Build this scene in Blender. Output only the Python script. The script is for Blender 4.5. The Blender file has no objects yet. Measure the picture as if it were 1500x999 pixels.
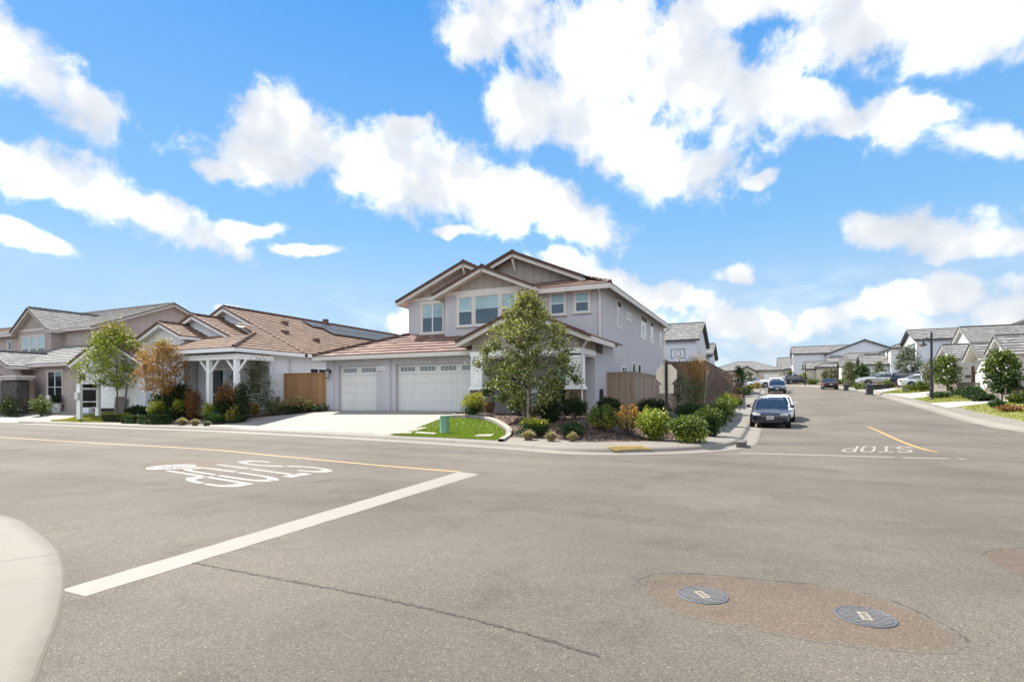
import bpy, math, random
import numpy as np
from mathutils import Vector, Matrix
from mathutils.geometry import delaunay_2d_cdt

rng = random.Random(7)
nrs = np.random.RandomState(11)
SC = bpy.context.scene
COL = SC.collection
CAM_H = 1.5
YAW = math.radians(25.06)
CS, SN = math.cos(YAW), math.sin(YAW)
R = math.radians

# ------------------------------------------------------------------ node helpers
def new_mat(name):
    m = bpy.data.materials.new(name); m.use_nodes = True
    nt = m.node_tree
    for n in list(nt.nodes):
        nt.nodes.remove(n)
    out = nt.nodes.new('ShaderNodeOutputMaterial')
    bs = nt.nodes.new('ShaderNodeBsdfPrincipled')
    nt.links.new(bs.outputs[0], out.inputs[0])
    return m, nt, bs, out

def nd(nt, t, **kw):
    n = nt.nodes.new(t)
    for k, v in kw.items():
        if k.startswith('i_'):
            n.inputs[k[2:].replace('_', ' ')].default_value = v
        else:
            setattr(n, k, v)
    return n

def mth(nt, op, a, b=None, c=None, clamp=False):
    n = nt.nodes.new('ShaderNodeMath'); n.operation = op; n.use_clamp = clamp
    for i, v in enumerate((a, b, c)):
        if v is None: continue
        if isinstance(v, (int, float)): n.inputs[i].default_value = v
        else: nt.links.new(v, n.inputs[i])
    return n.outputs[0]

def mixc(nt, fac, a, b, mode='MIX'):
    n = nt.nodes.new('ShaderNodeMix'); n.data_type = 'RGBA'; n.blend_type = mode
    for i, v in ((0, fac), (6, a), (7, b)):
        if isinstance(v, (int, float)): n.inputs[i].default_value = v
        elif isinstance(v, tuple): n.inputs[i].default_value = v if len(v) == 4 else (*v, 1)
        else: nt.links.new(v, n.inputs[i])
    return n.outputs[2]

def ramp(nt, fac, stops, interp='LINEAR'):
    n = nt.nodes.new('ShaderNodeValToRGB'); n.color_ramp.interpolation = interp
    e = n.color_ramp.elements
    while len(e) < len(stops): e.new(0.5)
    for i, (p, c) in enumerate(stops):
        e[i].position = p
        e[i].color = (*c, 1) if isinstance(c, tuple) else (c, c, c, 1)
    nt.links.new(fac, n.inputs[0])
    return n.outputs[0]

def noise(nt, vec, scale, detail=4, rough=.55, dist=0):
    n = nt.nodes.new('ShaderNodeTexNoise')
    n.inputs['Scale'].default_value = scale; n.inputs['Detail'].default_value = detail
    n.inputs['Roughness'].default_value = rough; n.inputs['Distortion'].default_value = dist
    if vec is not None: nt.links.new(vec, n.inputs['Vector'])
    return n.outputs['Fac']

def wpos(nt):
    return nt.nodes.new('ShaderNodeNewGeometry').outputs['Position']

def bump(nt, bs, h, strength=.3, dist=.01):
    b = nt.nodes.new('ShaderNodeBump')
    b.inputs['Strength'].default_value = strength; b.inputs['Distance'].default_value = dist
    nt.links.new(h, b.inputs['Height']); nt.links.new(b.outputs[0], bs.inputs['Normal'])

def sc3(c, k): return tuple(min(1, x * k) for x in c)

def M(name, col, rough=.8, var=.12, scale=2.0, bumps=0.0, bscale=60, fine=0.0, metal=0, spec=None, streak=0):
    """base colour with two scales of mottling and an optional bump"""
    m, nt, bs, _ = new_mat(name)
    p = wpos(nt)
    f = noise(nt, p, scale, 5, .6)
    c = mixc(nt, f, sc3(col, 1 - var * 1.6), sc3(col, 1 + var * 1.6))
    if fine:
        g = noise(nt, p, 90, 2, .7)
        c = mixc(nt, g, mixc(nt, 1.0, c, (1 - fine,) * 3, 'MULTIPLY'), mixc(nt, 1.0, c, (1 + fine,) * 3, 'MULTIPLY'))
    if streak:
        mp = nt.nodes.new('ShaderNodeMapping'); mp.inputs['Scale'].default_value = (3.2, 3.2, .22); nt.links.new(p, mp.inputs[0])
        sn = ramp(nt, noise(nt, mp.outputs[0], 1, 5, .65), [(.45, 0.0), (.75, streak)])
        c = mixc(nt, sn, c, mixc(nt, 1.0, c, (.62, .60, .57), 'MULTIPLY'))
    nt.links.new(c, bs.inputs['Base Color'])
    bs.inputs['Roughness'].default_value = rough; bs.inputs['Metallic'].default_value = metal
    if spec is not None: bs.inputs['Specular IOR Level'].default_value = spec
    if bumps: bump(nt, bs, noise(nt, p, bscale, 4, .7), bumps, .012)
    return m

def M_leaf(name, cols, trans=.25, rough=.55):
    m, nt, bs, out = new_mat(name)
    g = nt.nodes.new('ShaderNodeNewGeometry')
    stops = [(i / max(1, len(cols) - 1), c) for i, c in enumerate(cols)]
    c = ramp(nt, g.outputs['Random Per Island'], stops)
    nt.links.new(c, bs.inputs['Base Color'])
    bs.inputs['Roughness'].default_value = rough
    bs.inputs['Specular IOR Level'].default_value = .35
    tr = nt.nodes.new('ShaderNodeBsdfTranslucent')
    c2 = mixc(nt, 1.0, c, (1.25, 1.25, .7), 'MULTIPLY')
    nt.links.new(c2, tr.inputs[0])
    mx = nt.nodes.new('ShaderNodeMixShader'); mx.inputs[0].default_value = trans
    nt.links.new(bs.outputs[0], mx.inputs[1]); nt.links.new(tr.outputs[0], mx.inputs[2])
    nt.links.new(mx.outputs[0], out.inputs[0])
    return m

def M_roof(name, cols, course=.145):
    """concrete tile: every tile its own tint (courses are real steps in the mesh)"""
    m, nt, bs, _ = new_mat(name)
    p = wpos(nt)
    sx = nt.nodes.new('ShaderNodeVectorMath'); sx.operation = 'SNAP'
    nt.links.new(p, sx.inputs[0]); sx.inputs[1].default_value = (.33, .33, course)
    wn = nt.nodes.new('ShaderNodeTexWhiteNoise'); wn.noise_dimensions = '3D'
    nt.links.new(sx.outputs[0], wn.inputs['Vector'])
    c = ramp(nt, wn.outputs['Value'], [(i / (len(cols) - 1), cc) for i, cc in enumerate(cols)])
    f = noise(nt, p, .7, 4, .6)
    c = mixc(nt, mth(nt, 'MULTIPLY', f, .55), c, mixc(nt, 1.0, c, (.62, .62, .64), 'MULTIPLY'))
    nt.links.new(c, bs.inputs['Base Color']); bs.inputs['Roughness'].default_value = .85
    bump(nt, bs, noise(nt, p, 45, 4, .7), .35, .01)
    return m

def M_boards(name, col, axis_scale=(7, 7, 0), gap=.06, var=.25, rough=.85, bat=0):
    """vertical boards: colour differs board to board, thin dark gaps"""
    m, nt, bs, _ = new_mat(name)
    p = wpos(nt)
    s = nt.nodes.new('ShaderNodeSeparateXYZ'); nt.links.new(p, s.inputs[0])
    t = mth(nt, 'ADD', mth(nt, 'MULTIPLY', s.outputs[0], axis_scale[0]), mth(nt, 'MULTIPLY', s.outputs[1], axis_scale[1]))
    fl = mth(nt, 'FLOOR', t); fr = mth(nt, 'FRACT', t)
    wn = nt.nodes.new('ShaderNodeTexWhiteNoise'); wn.noise_dimensions = '1D'; nt.links.new(fl, wn.inputs['W'])
    mp = nt.nodes.new('ShaderNodeMapping'); mp.inputs['Scale'].default_value = (25, 25, 1.6); nt.links.new(p, mp.inputs[0])
    gr = noise(nt, mp.outputs[0], 1, 5, .7)
    c = mixc(nt, wn.outputs['Value'], sc3(col, 1 - var), sc3(col, 1 + var))
    c = mixc(nt, gr, mixc(nt, 1.0, c, (.75, .75, .75), 'MULTIPLY'), mixc(nt, 1.0, c, (1.2, 1.2, 1.2), 'MULTIPLY'))
    edge = mth(nt, 'LESS_THAN', mth(nt, 'ABSOLUTE', mth(nt, 'SUBTRACT', fr, .5)), .5 - gap)
    c = mixc(nt, edge, mixc(nt, 1.0, c, (.35, .33, .3), 'MULTIPLY'), c)
    nt.links.new(c, bs.inputs['Base Color']); bs.inputs['Roughness'].default_value = rough
    hgt = mth(nt, 'ADD', mth(nt, 'MULTIPLY', edge, 1.0), mth(nt, 'MULTIPLY', gr, .3))
    bump(nt, bs, hgt, .6, .012)
    return m

def M_glass(name, col=(.02, .028, .032), ior=2.1, rough=.03):
    m, nt, bs, _ = new_mat(name)
    p = wpos(nt)
    f = noise(nt, p, 1.2, 3, .5)
    c = mixc(nt, f, sc3(col, .7), sc3(col, 1.35))
    nt.links.new(c, bs.inputs['Base Color'])
    bs.inputs['Roughness'].default_value = rough; bs.inputs['IOR'].default_value = ior
    bump(nt, bs, noise(nt, p, .9, 1, .4), .02, .05)
    return m

def M_paint(name, col, rough=.25, metal=0.0, coat=.6):
    m, nt, bs, _ = new_mat(name)
    p = wpos(nt)
    f = noise(nt, p, 3, 4, .6)
    nt.links.new(mixc(nt, f, sc3(col, .88), sc3(col, 1.12)), bs.inputs['Base Color'])
    bs.inputs['Metallic'].default_value = metal
    nt.links.new(mth(nt, 'ADD', mth(nt, 'MULTIPLY', f, .12), rough - .06), bs.inputs['Roughness'])
    bs.inputs['Coat Weight'].default_value = coat; bs.inputs['Coat Roughness'].default_value = .05
    return m

# ------------------------------------------------------------------ mesh builder
class MB:
    def __init__(s):
        s.v = []; s.f = []; s.mi = []; s.T = None
        s.cur = 0
    def _p(s, p):
        p = Vector(p)
        return s.T @ p if s.T is not None else p
    def poly(s, pts, mi=None):
        b = len(s.v); s.v += [tuple(s._p(p)) for p in pts]
        s.f.append(tuple(range(b, b + len(pts)))); s.mi.append(s.cur if mi is None else mi)
    def grid(s, rows, closed=False, mi=None):
        """rows of equal length joined into quads"""
        b = len(s.v); n = len(rows[0])
        for r_ in rows: s.v += [tuple(s._p(p)) for p in r_]
        for i in range(len(rows) - 1):
            for j in range(n if closed else n - 1):
                k = (j + 1) % n
                s.f.append((b + i * n + j, b + i * n + k, b + (i + 1) * n + k, b + (i + 1) * n + j))
                s.mi.append(s.cur if mi is None else mi)
    def box(s, x0, x1, y0, y1, z0, z1, mi=None):
        if x0 > x1: x0, x1 = x1, x0
        if y0 > y1: y0, y1 = y1, y0
        P = [(x0, y0, z0), (x1, y0, z0), (x1, y1, z0), (x0, y1, z0), (x0, y0, z1), (x1, y0, z1), (x1, y1, z1), (x0, y1, z1)]
        b = len(s.v); s.v += [tuple(s._p(p)) for p in P]
        for f in ((0, 3, 2, 1), (4, 5, 6, 7), (0, 1, 5, 4), (1, 2, 6, 5), (2, 3, 7, 6), (3, 0, 4, 7)):
            s.f.append(tuple(b + i for i in f)); s.mi.append(s.cur if mi is None else mi)
    def bar(s, p0, p1, w, h, up=(0, 0, 1), mi=None):
        """a straight board from p0 to p1, w across, h along up"""
        p0 = Vector(p0); p1 = Vector(p1); d = (p1 - p0).normalized()
        up = Vector(up); sd = d.cross(up)
        if sd.length < 1e-4: sd = d.cross(Vector((1, 0, 0)))
        sd.normalize(); u = sd.cross(d).normalized()
        a, c = sd * w / 2, u * h / 2
        P = [p0 - a - c, p0 + a - c, p0 + a + c, p0 - a + c, p1 - a - c, p1 + a - c, p1 + a + c, p1 - a + c]
        b = len(s.v); s.v += [tuple(s._p(p)) for p in P]
        for f in ((0, 3, 2, 1), (4, 5, 6, 7), (0, 1, 5, 4), (1, 2, 6, 5), (2, 3, 7, 6), (3, 0, 4, 7)):
            s.f.append(tuple(b + i for i in f)); s.mi.append(s.cur if mi is None else mi)
    def tube(s, pts, rad, n=8, cap=True, mi=None):
        pts = [Vector(p) for p in pts]
        if isinstance(rad, (int, float)): rad = [rad] * len(pts)
        rows = []
        for i, p in enumerate(pts):
            d = (pts[min(i + 1, len(pts) - 1)] - pts[max(i - 1, 0)]).normalized()
            a = d.cross(Vector((0, 0, 1)))
            if a.length < 1e-3: a = d.cross(Vector((1, 0, 0)))
            a.normalize(); c = a.cross(d)
            rows.append([p + (a * math.cos(t) + c * math.sin(t)) * rad[i] for t in (2 * math.pi * k / n for k in range(n))])
        s.grid(rows, True, mi)
        if cap:
            s.poly(rows[0], mi); s.poly(rows[-1][::-1], mi)
    def lathe(s, prof, c=(0, 0, 0), n=20, mi=None):
        rows = [[(c[0] + r * math.cos(2 * math.pi * k / n), c[1] + r * math.sin(2 * math.pi * k / n), c[2] + z) for k in range(n)] for r, z in prof]
        s.grid(rows, True, mi)
    def disc(s, c, nrm, r, n=20, mi=None):
        nrm = Vector(nrm).normalized(); a = nrm.cross(Vector((0, 0, 1)))
        if a.length < 1e-3: a = Vector((1, 0, 0))
        a.normalize(); b = nrm.cross(a)
        s.poly([Vector(c) + (a * math.cos(t) + b * math.sin(t)) * r for t in (2 * math.pi * k / n for k in range(n))], mi)
    def prism(s, pts, d, mi=None):
        """polygon (3-D points) pushed along vector d"""
        pts = [Vector(p) for p in pts]; d = Vector(d); q = [p + d for p in pts]
        s.poly(pts[::-1], mi); s.poly(q, mi)
        for i in range(len(pts)):
            j = (i + 1) % len(pts)
            s.poly([pts[i], pts[j], q[j], q[i]], mi)
    def build(s, name, mats, parent=None, smooth=False, uv=None, bevel=0, merge=True):
        me = bpy.data.meshes.new(name)
        off = parent_loc(parent)
        V = [(x - off[0], y - off[1], z - off[2]) for x, y, z in s.v]
        me.from_pydata(V, [], s.f)
        if not isinstance(mats, (list, tuple)): mats = [mats]
        for m in mats: me.materials.append(m)
        if len(mats) > 1: me.polygons.foreach_set('material_index', s.mi)
        me.update()
        import bmesh
        bm = bmesh.new(); bm.from_mesh(me)
        if merge:
            bmesh.ops.remove_doubles(bm, verts=bm.verts, dist=2e-5)
            bmesh.ops.recalc_face_normals(bm, faces=bm.faces)
        bm.to_mesh(me); bm.free()
        if smooth: me.polygons.foreach_set('use_smooth', [True] * len(me.polygons))
        o = bpy.data.objects.new(name, me); COL.objects.link(o)
        if parent is not None: o.parent = parent
        if bevel:
            b = o.modifiers.new('bevel', 'BEVEL'); b.width = bevel; b.segments = 2; b.limit_method = 'ANGLE'
        return o

def parent_loc(p):
    l = Vector((0, 0, 0))
    while p is not None:
        l += p.location; p = p.parent
    return l

def tag(o, label=None, cat=None, group=None, kind=None):
    if label: o['label'] = label
    if cat: o['category'] = cat
    if group: o['group'] = group
    if kind: o['kind'] = kind
    return o

def thing(name, label, cat, loc=(0, 0, 0), rz=0, group=None):
    o = bpy.data.objects.new(name, None); COL.objects.link(o)
    o.location = loc; o.rotation_euler = (0, 0, rz); o.empty_display_size = .3
    return tag(o, label, cat, group)

def copy_tree(o, parent=None):
    c = o.copy(); COL.objects.link(c)
    if parent is not None: c.parent = parent
    for ch in [x for x in SC.objects if x.parent == o]:
        copy_tree(ch, c)
    return c

# ------------------------------------------------------------------ plan of the place
def sstep(x, a, b):
    t = min(1, max(0, (x - a) / (b - a))); return t * t * (3 - 2 * t)
_zt = [(-50, 0), (31, 0), (35, .06), (40, .31), (45, .62), (57, 1.25), (62, 1.55), (70, 1.95), (85, 2.5), (105, 3.25), (125, 4.0), (160, 5.0), (400, 6)]
def zs(V):
    for (a, za), (b, zb) in zip(_zt, _zt[1:]):
        if V <= b: return za + (zb - za) * (V - a) / (b - a) if V > a else za
    return _zt[-1][1]

def arc(cx, cy, r, a0, a1, n):
    return [(cx + r * math.cos(R(a0 + (a1 - a0) * i / n)), cy + r * math.sin(R(a0 + (a1 - a0) * i / n))) for i in range(n + 1)]

def catmull(P, n=6):
    out = []
    for i in range(len(P) - 1):
        p0 = P[max(i - 1, 0)]; p1 = P[i]; p2 = P[i + 1]; p3 = P[min(i + 2, len(P) - 1)]
        for k in range(n):
            t = k / n
            out.append(tuple(.5 * (2 * p1[j] + (p2[j] - p0[j]) * t + (2 * p0[j] - 5 * p1[j] + 4 * p2[j] - p3[j]) * t * t + (3 * p1[j] - p0[j] - 3 * p2[j] + p3[j]) * t ** 3) for j in range(2)))
    out.append(P[-1]); return out

# the edge of the asphalt (lip of the gutter)
def bend(x):     # side street bends left far away
    def f(V): return x - (max(0, V - 76) ** 2) / 190.0
    return f
KA = catmull([(-150, 15.6), (-90, 15.6), (-60, 15.6), (-39, 15.6), (-27.4, 15.4), (-21.9, 15.6), (-16.3, 15.2), (-12, 14.75), (-7.2, 14.0), (-5.03, 13.45), (-3.5, 13.75), (-2.0, 14.8), (-1.05, 16.1), (-.5, 17.6), (-.28, 19.5), (-.25, 23), (-.25, 30)], 6)
KA += [(bend(-.25)(v), v) for v in np.arange(33, 142, 3.0)]
KR = [(bend(9.6)(v), v) for v in np.arange(141, 25, -3.0)] + [(9.6, 24)] + arc(15.6, 20.4, 6, 180, 270, 8)[1:] + [(30, 14.4), (150, 14.4)]
KN = catmull([(-150, 3.9), (-40, 3.9), (-14, 3.85), (-8.78, 3.51), (-7.71, 3.33), (-6.51, 3.01), (-5.65, 2.68), (-4.87, 2.31), (-4.2, 1.94), (-3.73, 1.66), (-3.51, 1.53), (-3.12, 1.26), (-2.75, .9), (-2.5, .4), (-2.4, -.4), (-2.4, -2), (-2.4, -6), (-2.4, -60)], 6)

def offset(poly, d):
    """shift a polyline sideways; positive = to the left of its direction"""
    out = []
    for i, p in enumerate(poly):
        a = poly[max(i - 1, 0)]; b = poly[min(i + 1, len(poly) - 1)]
        t = Vector((b[0] - a[0], b[1] - a[1])).normalized()
        out.append((p[0] - t.y * d, p[1] + t.x * d))
    return out

def pip(x, y, poly):
    c = False; j = len(poly) - 1
    for i in range(len(poly)):
        xi, yi = poly[i]; xj, yj = poly[j]
        if (yi > y) != (yj > y) and x < (xj - xi) * (y - yi) / (yj - yi) + xi: c = not c
        j = i
    return c

def dist(x, y, poly):
    P = poly if isinstance(poly, np.ndarray) else np.array(poly)
    a = P[:-1]; b = P[1:]; ab = b - a; ap = np.array((x, y)) - a
    t = np.clip((ap * ab).sum(1) / (ab * ab).sum(1), 0, 1)
    d = a + ab * t[:, None] - np.array((x, y))
    return float(np.sqrt((d * d).sum(1)).min())

KA_n, KR_n, KN_n = np.array(KA), np.array(KR), np.array(KN)
PA = KA + [(-160, 142), (-160, 15.6)]
PR = KR + [(150, 141)]
PN = KN + [(-160, -60)]
WALK = 2.15            # lip to back of the pavement

def side(V, U):        # height of the street beside a lot
    return zs(V)

def gz(U, V):
    """height of the finished ground"""
    if pip(U, V, PA):
        d = dist(U, V, KA_n)
        base = zs(V) * sstep(U, -9, -3) if V < 60 else zs(V)
        if d < WALK: return zs(V) + .14 * min(1, max(0, d - .45) / .25)
        pad = .78 if V < 43 else zs(V) + .75
        if U > -4.6 and V > 26:
            return zs(V) + .14 + .1 * sstep(d, WALK, WALK + 2)
        k = sstep(d, WALK, WALK + 3.6) if U > -12.5 else min(1, (d - WALK) / 4.6)
        return zs(V) * (1 - k) + .14 * (1 - k) + max(pad, base) * k
    if pip(U, V, PR):
        d = dist(U, V, KR_n)
        if d < WALK: return zs(V) + .14 * min(1, max(0, d - .45) / .25)
        return zs(V) + .14 + .45 * min(1, (d - WALK) / 5)
    if pip(U, V, PN):
        d = dist(U, V, KN_n)
        return .02 + .05 * sstep(d, .3, 1.5)
    return zs(V)

def ray(px, py):
    dx = px - 750.; dz = 581. - py
    return (CS * dx - SN * 800., SN * dx + CS * 800., dz)

def at(px, py):
    """the point of the ground seen at a pixel of the 1500-wide photograph"""
    r = ray(px, py); t = .0005; last = t
    for i in range(4000):
        U, V, z = r[0] * t, r[1] * t, CAM_H + r[2] * t
        if z <= gz(U, V):
            a, b = last, t
            for _ in range(25):
                m = (a + b) / 2
                if CAM_H + r[2] * m <= gz(r[0] * m, r[1] * m): b = m
                else: a = m
            t = b; break
        last = t; t += .0002 if t * 800 < 60 else .0005
        if t * 800 > 200: break
    U, V = r[0] * t, r[1] * t
    return Vector((U, V, gz(U, V)))

def depth(p): return -SN * p[0] + CS * p[1]
def onV(px, py, V):
    r = ray(px, py); k = V / r[1]; return Vector((r[0] * k, V, CAM_H + r[2] * k))
def onU(px, py, U):
    r = ray(px, py); k = U / r[0]; return Vector((U, r[1] * k, CAM_H + r[2] * k))
def project(p):
    X = CS * p[0] + SN * p[1]; Z = depth(p)
    return 750 + 800 * X / Z, 581 - 800 * (p[2] - CAM_H) / Z
# ------------------------------------------------------------------ camera, sun, sky
cd = bpy.data.cameras.new('camera'); cam = bpy.data.objects.new('camera', cd); COL.objects.link(cam)
cam.location = (0, 0, CAM_H); cam.rotation_euler = (R(90), 0, YAW)
cd.sensor_width = 36; cd.lens = 800 / 1500 * 36; cd.shift_y = 81.5 / 1500; cd.clip_end = 6000; cd.clip_start = .05
SC.camera = cam
SUN_AZ = math.atan2(.36, -.93)          # direction towards the sun in the U,V plane
SUN_EL = R(50)
sd = bpy.data.lights.new('sun', 'SUN'); sun = bpy.data.objects.new('sun', sd); COL.objects.link(sun)
sd.energy = 4.6; sd.angle = R(.53); sd.color = (1, .95, .86)
tosun = Vector((math.cos(SUN_AZ) * math.cos(SUN_EL), math.sin(SUN_AZ) * math.cos(SUN_EL), math.sin(SUN_EL)))
sun.rotation_euler = tosun.to_track_quat('Z', 'Y').to_euler()

w = bpy.data.worlds.new('World'); SC.world = w; w.use_nodes = True
w.cycles.sampling_method = 'MANUAL'; w.cycles.sample_map_resolution = 512
nt = w.node_tree
for n in list(nt.nodes): nt.nodes.remove(n)
wo = nt.nodes.new('ShaderNodeOutputWorld')
sky = nt.nodes.new('ShaderNodeTexSky'); sky.sky_type = 'NISHITA'; sky.sun_disc = False
sky.sun_elevation = SUN_EL
sky.sun_rotation = math.atan2(tosun.x, tosun.y)
sky.air_density = 1.0; sky.dust_density = .25; sky.ozone_density = 2.2; sky.altitude = 100
tc = nt.nodes.new('ShaderNodeTexCoord')
sp = nt.nodes.new('ShaderNodeSeparateXYZ'); nt.links.new(tc.outputs['Generated'], sp.inputs[0])
az = mth(nt, 'ARCTAN2', sp.outputs[0], sp.outputs[1])
el = mth(nt, 'ARCSINE', sp.outputs[2])
cb = nt.nodes.new('ShaderNodeCombineXYZ'); nt.links.new(az, cb.inputs[0]); nt.links.new(el, cb.inputs[1])
# warp so that cloud edges billow
wn = nt.nodes.new('ShaderNodeTexNoise'); wn.inputs['Scale'].default_value = 9; wn.inputs['Detail'].default_value = 3; wn.inputs['Roughness'].default_value = .55
nt.links.new(cb.outputs[0], wn.inputs['Vector'])
vm = nt.nodes.new('ShaderNodeVectorMath'); vm.operation = 'MULTIPLY_ADD'
nt.links.new(wn.outputs['Color'], vm.inputs[0]); vm.inputs[1].default_value = (.085, .055, 0)
va = nt.nodes.new('ShaderNodeVectorMath'); va.operation = 'SUBTRACT'
nt.links.new(cb.outputs[0], va.inputs[0]); va.inputs[1].default_value = (.0425, .0275, 0)
nt.links.new(va.outputs[0], vm.inputs[2])
pw = vm.outputs[0]
CLOUDS = [(60, 110, 118, 48, 25), (5, 75, 70, 58, 0), (130, 140, 55, 25, 25),
 (35, 245, 80, 50, 0), (130, 285, 115, 42, 20), (240, 325, 125, 32, 15), (360, 338, 60, 16, -8), (50, 355, 72, 18, 12),
 (440, 195, 95, 52, 10), (390, 235, 105, 42, 0), (560, 255, 155, 52, 15), (525, 235, 110, 52, 15), (680, 270, 135, 62, 15), (800, 300, 140, 40, 20), (330, 245, 48, 18, 0),
 (597, 182, 34, 15, -10), (665, 333, 42, 9, 0), (445, 365, 50, 11, 5),
 (720, 40, 85, 55, -20), (860, 90, 155, 72, 10), (1000, 110, 175, 85, 20), (1120, 150, 120, 62, 20), (900, 200, 180, 62, 20), (965, 238, 110, 40, 15), (770, 165, 60, 55, 20),
 (1100, 5, 210, 48, 0), (1300, 25, 220, 66, 5), (1430, 25, 120, 62, -10),
 (1330, 165, 75, 38, 15), (1420, 205, 120, 36, 20), (1240, 182, 60, 24, 0), (1108, 259, 34, 11, 0),
 (1340, 335, 105, 32, 8), (1430, 362, 80, 24, 12), (1290, 325, 50, 20, 0),
 (830, 385, 55, 32, 10), (885, 410, 65, 22, 10),
 (1000, 440, 90, 24, 10), (1070, 475, 110, 30, 15), (1250, 455, 120, 30, -8), (1380, 432, 120, 30, 5), (1480, 462, 80, 30, 0),
 (1078, 401, 32, 14, 0), (340, 457, 25, 12, 0), (590, 470, 26, 20, 0), (1650, 120, 150, 60, 0), (1700, 380, 160, 50, 0), (-180, 150, 120, 60, 0), (-200, 380, 160, 40, 0), (300, -260, 200, 50, 10), (900, -210, 260, 60, 0)]
def azel(x, y):
    dx = (x - 750) / 800; dy = (581 - y) / 800
    return np.array((math.atan(dx) - YAW, math.atan(dy * math.cos(math.atan(dx)))))
acc = None
frames = {}
def frame(deg):
    if deg not in frames:
        if deg == 0: frames[deg] = pw
        else:
            q = nt.nodes.new('ShaderNodeVectorRotate'); q.rotation_type = 'Z_AXIS'; q.inputs['Angle'].default_value = R(deg)
            nt.links.new(pw, q.inputs['Vector']); frames[deg] = q.outputs[0]
    return frames[deg]
def blob(c0, ra, rb, deg):
    global acc
    cc, ss = math.cos(R(deg)), math.sin(R(deg))
    cx_, cy_ = c0[0] * cc - c0[1] * ss, c0[0] * ss + c0[1] * cc
    q = nt.nodes.new('ShaderNodeVectorMath'); q.operation = 'MULTIPLY_ADD'; nt.links.new(frame(deg), q.inputs[0])
    q.inputs[1].default_value = (1 / ra, 1 / rb, 0); q.inputs[2].default_value = (-cx_ / ra, -cy_ / rb, 0)
    l = nt.nodes.new('ShaderNodeVectorMath'); l.operation = 'LENGTH'; nt.links.new(q.outputs[0], l.inputs[0])
    acc = l.outputs['Value'] if acc is None else mth(nt, 'SMOOTH_MIN', acc, l.outputs['Value'], .25)
for (cx, cy, rx, ry, ro) in CLOUDS:
    c0 = azel(cx, cy); e = 2.0
    ro = 0 if abs(ro) < 7 else (math.copysign(14, ro) if abs(ro) < 18 else math.copysign(22, ro))
    ca, sa = math.cos(R(ro)), math.sin(R(ro))
    a = (azel(cx + ca * e, cy + sa * e) - c0) / e * rx
    b = (azel(cx - sa * e, cy + ca * e) - c0) / e * ry
    blob(c0, np.hypot(*a), np.hypot(*b), ro)
# unseen clouds added to fill the shade (azimuth, elevation, half sizes in degrees)
for (a0, e0, ra, re) in ((150, 38, 55, 17), (100, 30, 30, 14), (62, 42, 26, 12), (-150, 40, 40, 15), (-105, 24, 26, 9), (175, 14, 60, 6), (60, 12, 34, 5), (-120, 62, 40, 9), (120, 66, 50, 9), (10, 70, 50, 8)):
    blob((R(a0), R(e0)), R(ra), R(re), 0)
acc = mth(nt, 'SUBTRACT', .93, acc)
n1 = noise(nt, cb.outputs[0], 10, 9, .62, .2)
n2 = noise(nt, cb.outputs[0], 6, 3, .55)
dens = mth(nt, 'ADD', acc, mth(nt, 'MULTIPLY', mth(nt, 'SUBTRACT', n1, .5), 2.7))
mask = ramp(nt, mth(nt, 'MULTIPLY_ADD', dens, .5, .5), [(.37, 0.0), (.45, .16), (.54, .62), (.64, .9), (.8, 1.0)])
# thin veil above the horizon
mv = nt.nodes.new('ShaderNodeVectorMath'); mv.operation = 'MULTIPLY'; nt.links.new(cb.outputs[0], mv.inputs[0]); mv.inputs[1].default_value = (1, 3.2, 1)
nv = noise(nt, mv.outputs[0], 7, 5, .6, .4)
east = ramp(nt, mth(nt, 'MULTIPLY_ADD', az, .8, .55), [(.2, .25), (.6, 1.0)])
veil = mth(nt, 'MULTIPLY', mth(nt, 'MULTIPLY', ramp(nt, el, [(0.0, .8), (.12, .75), (.22, 0.0)]), east), ramp(nt, nv, [(.38, 0.05), (.62, .8)]))
shade = ramp(nt, mth(nt, 'ADD', mth(nt, 'MULTIPLY', n2, .9), mth(nt, 'MULTIPLY', n1, .1)), [(.36, (.32, .34, .375)), (.47, (.40, .412, .43)), (.56, (.6, .6, .6)), (.68, (1.1, 1.08, 1.05))])
CLOUD_L = .92
# the sky texture with an even blue air in front of it
air = ramp(nt, el, [(0.0, (.225, .30, .37)), (.19, (.175, .285, .41)), (.29, (.108, .245, .42)), (.62, (.036, .165, .40)), (1.0, (.03, .13, .36))])
skyk = mixc(nt, 1.0, sky.outputs[0], (.05, .05, .05), 'MULTIPLY')
skyc = mixc(nt, .85, skyk, air)
bg1 = nt.nodes.new('ShaderNodeBackground'); nt.links.new(skyc, bg1.inputs[0]); bg1.inputs[1].default_value = 1.0
bg2 = nt.nodes.new('ShaderNodeBackground'); nt.links.new(shade, bg2.inputs[0]); 
# cloud brightness raised behind the camera, added to fill shaded fronts
op = nt.nodes.new('ShaderNodeVectorMath'); op.operation = 'DOT_PRODUCT'; nt.links.new(tc.outputs['Generated'], op.inputs[0]); op.inputs[1].default_value = (.30, -.95, .05)
nt.links.new(mth(nt, 'MULTIPLY_ADD', mth(nt, 'MAXIMUM', op.outputs['Value'], 0.0), 1.0, CLOUD_L), bg2.inputs[1])
mx = nt.nodes.new('ShaderNodeMixShader')
mm = mth(nt, 'MAXIMUM', mask, veil)
up = mth(nt, 'GREATER_THAN', sp.outputs[2], -.01)
nt.links.new(mth(nt, 'MULTIPLY', mm, up), mx.inputs[0]); nt.links.new(bg1.outputs[0], mx.inputs[1]); nt.links.new(bg2.outputs[0], mx.inputs[2])
nt.links.new(mx.outputs[0], wo.inputs[0])
SC.view_settings.view_transform = 'Standard'; SC.view_settings.look = 'None'
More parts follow.
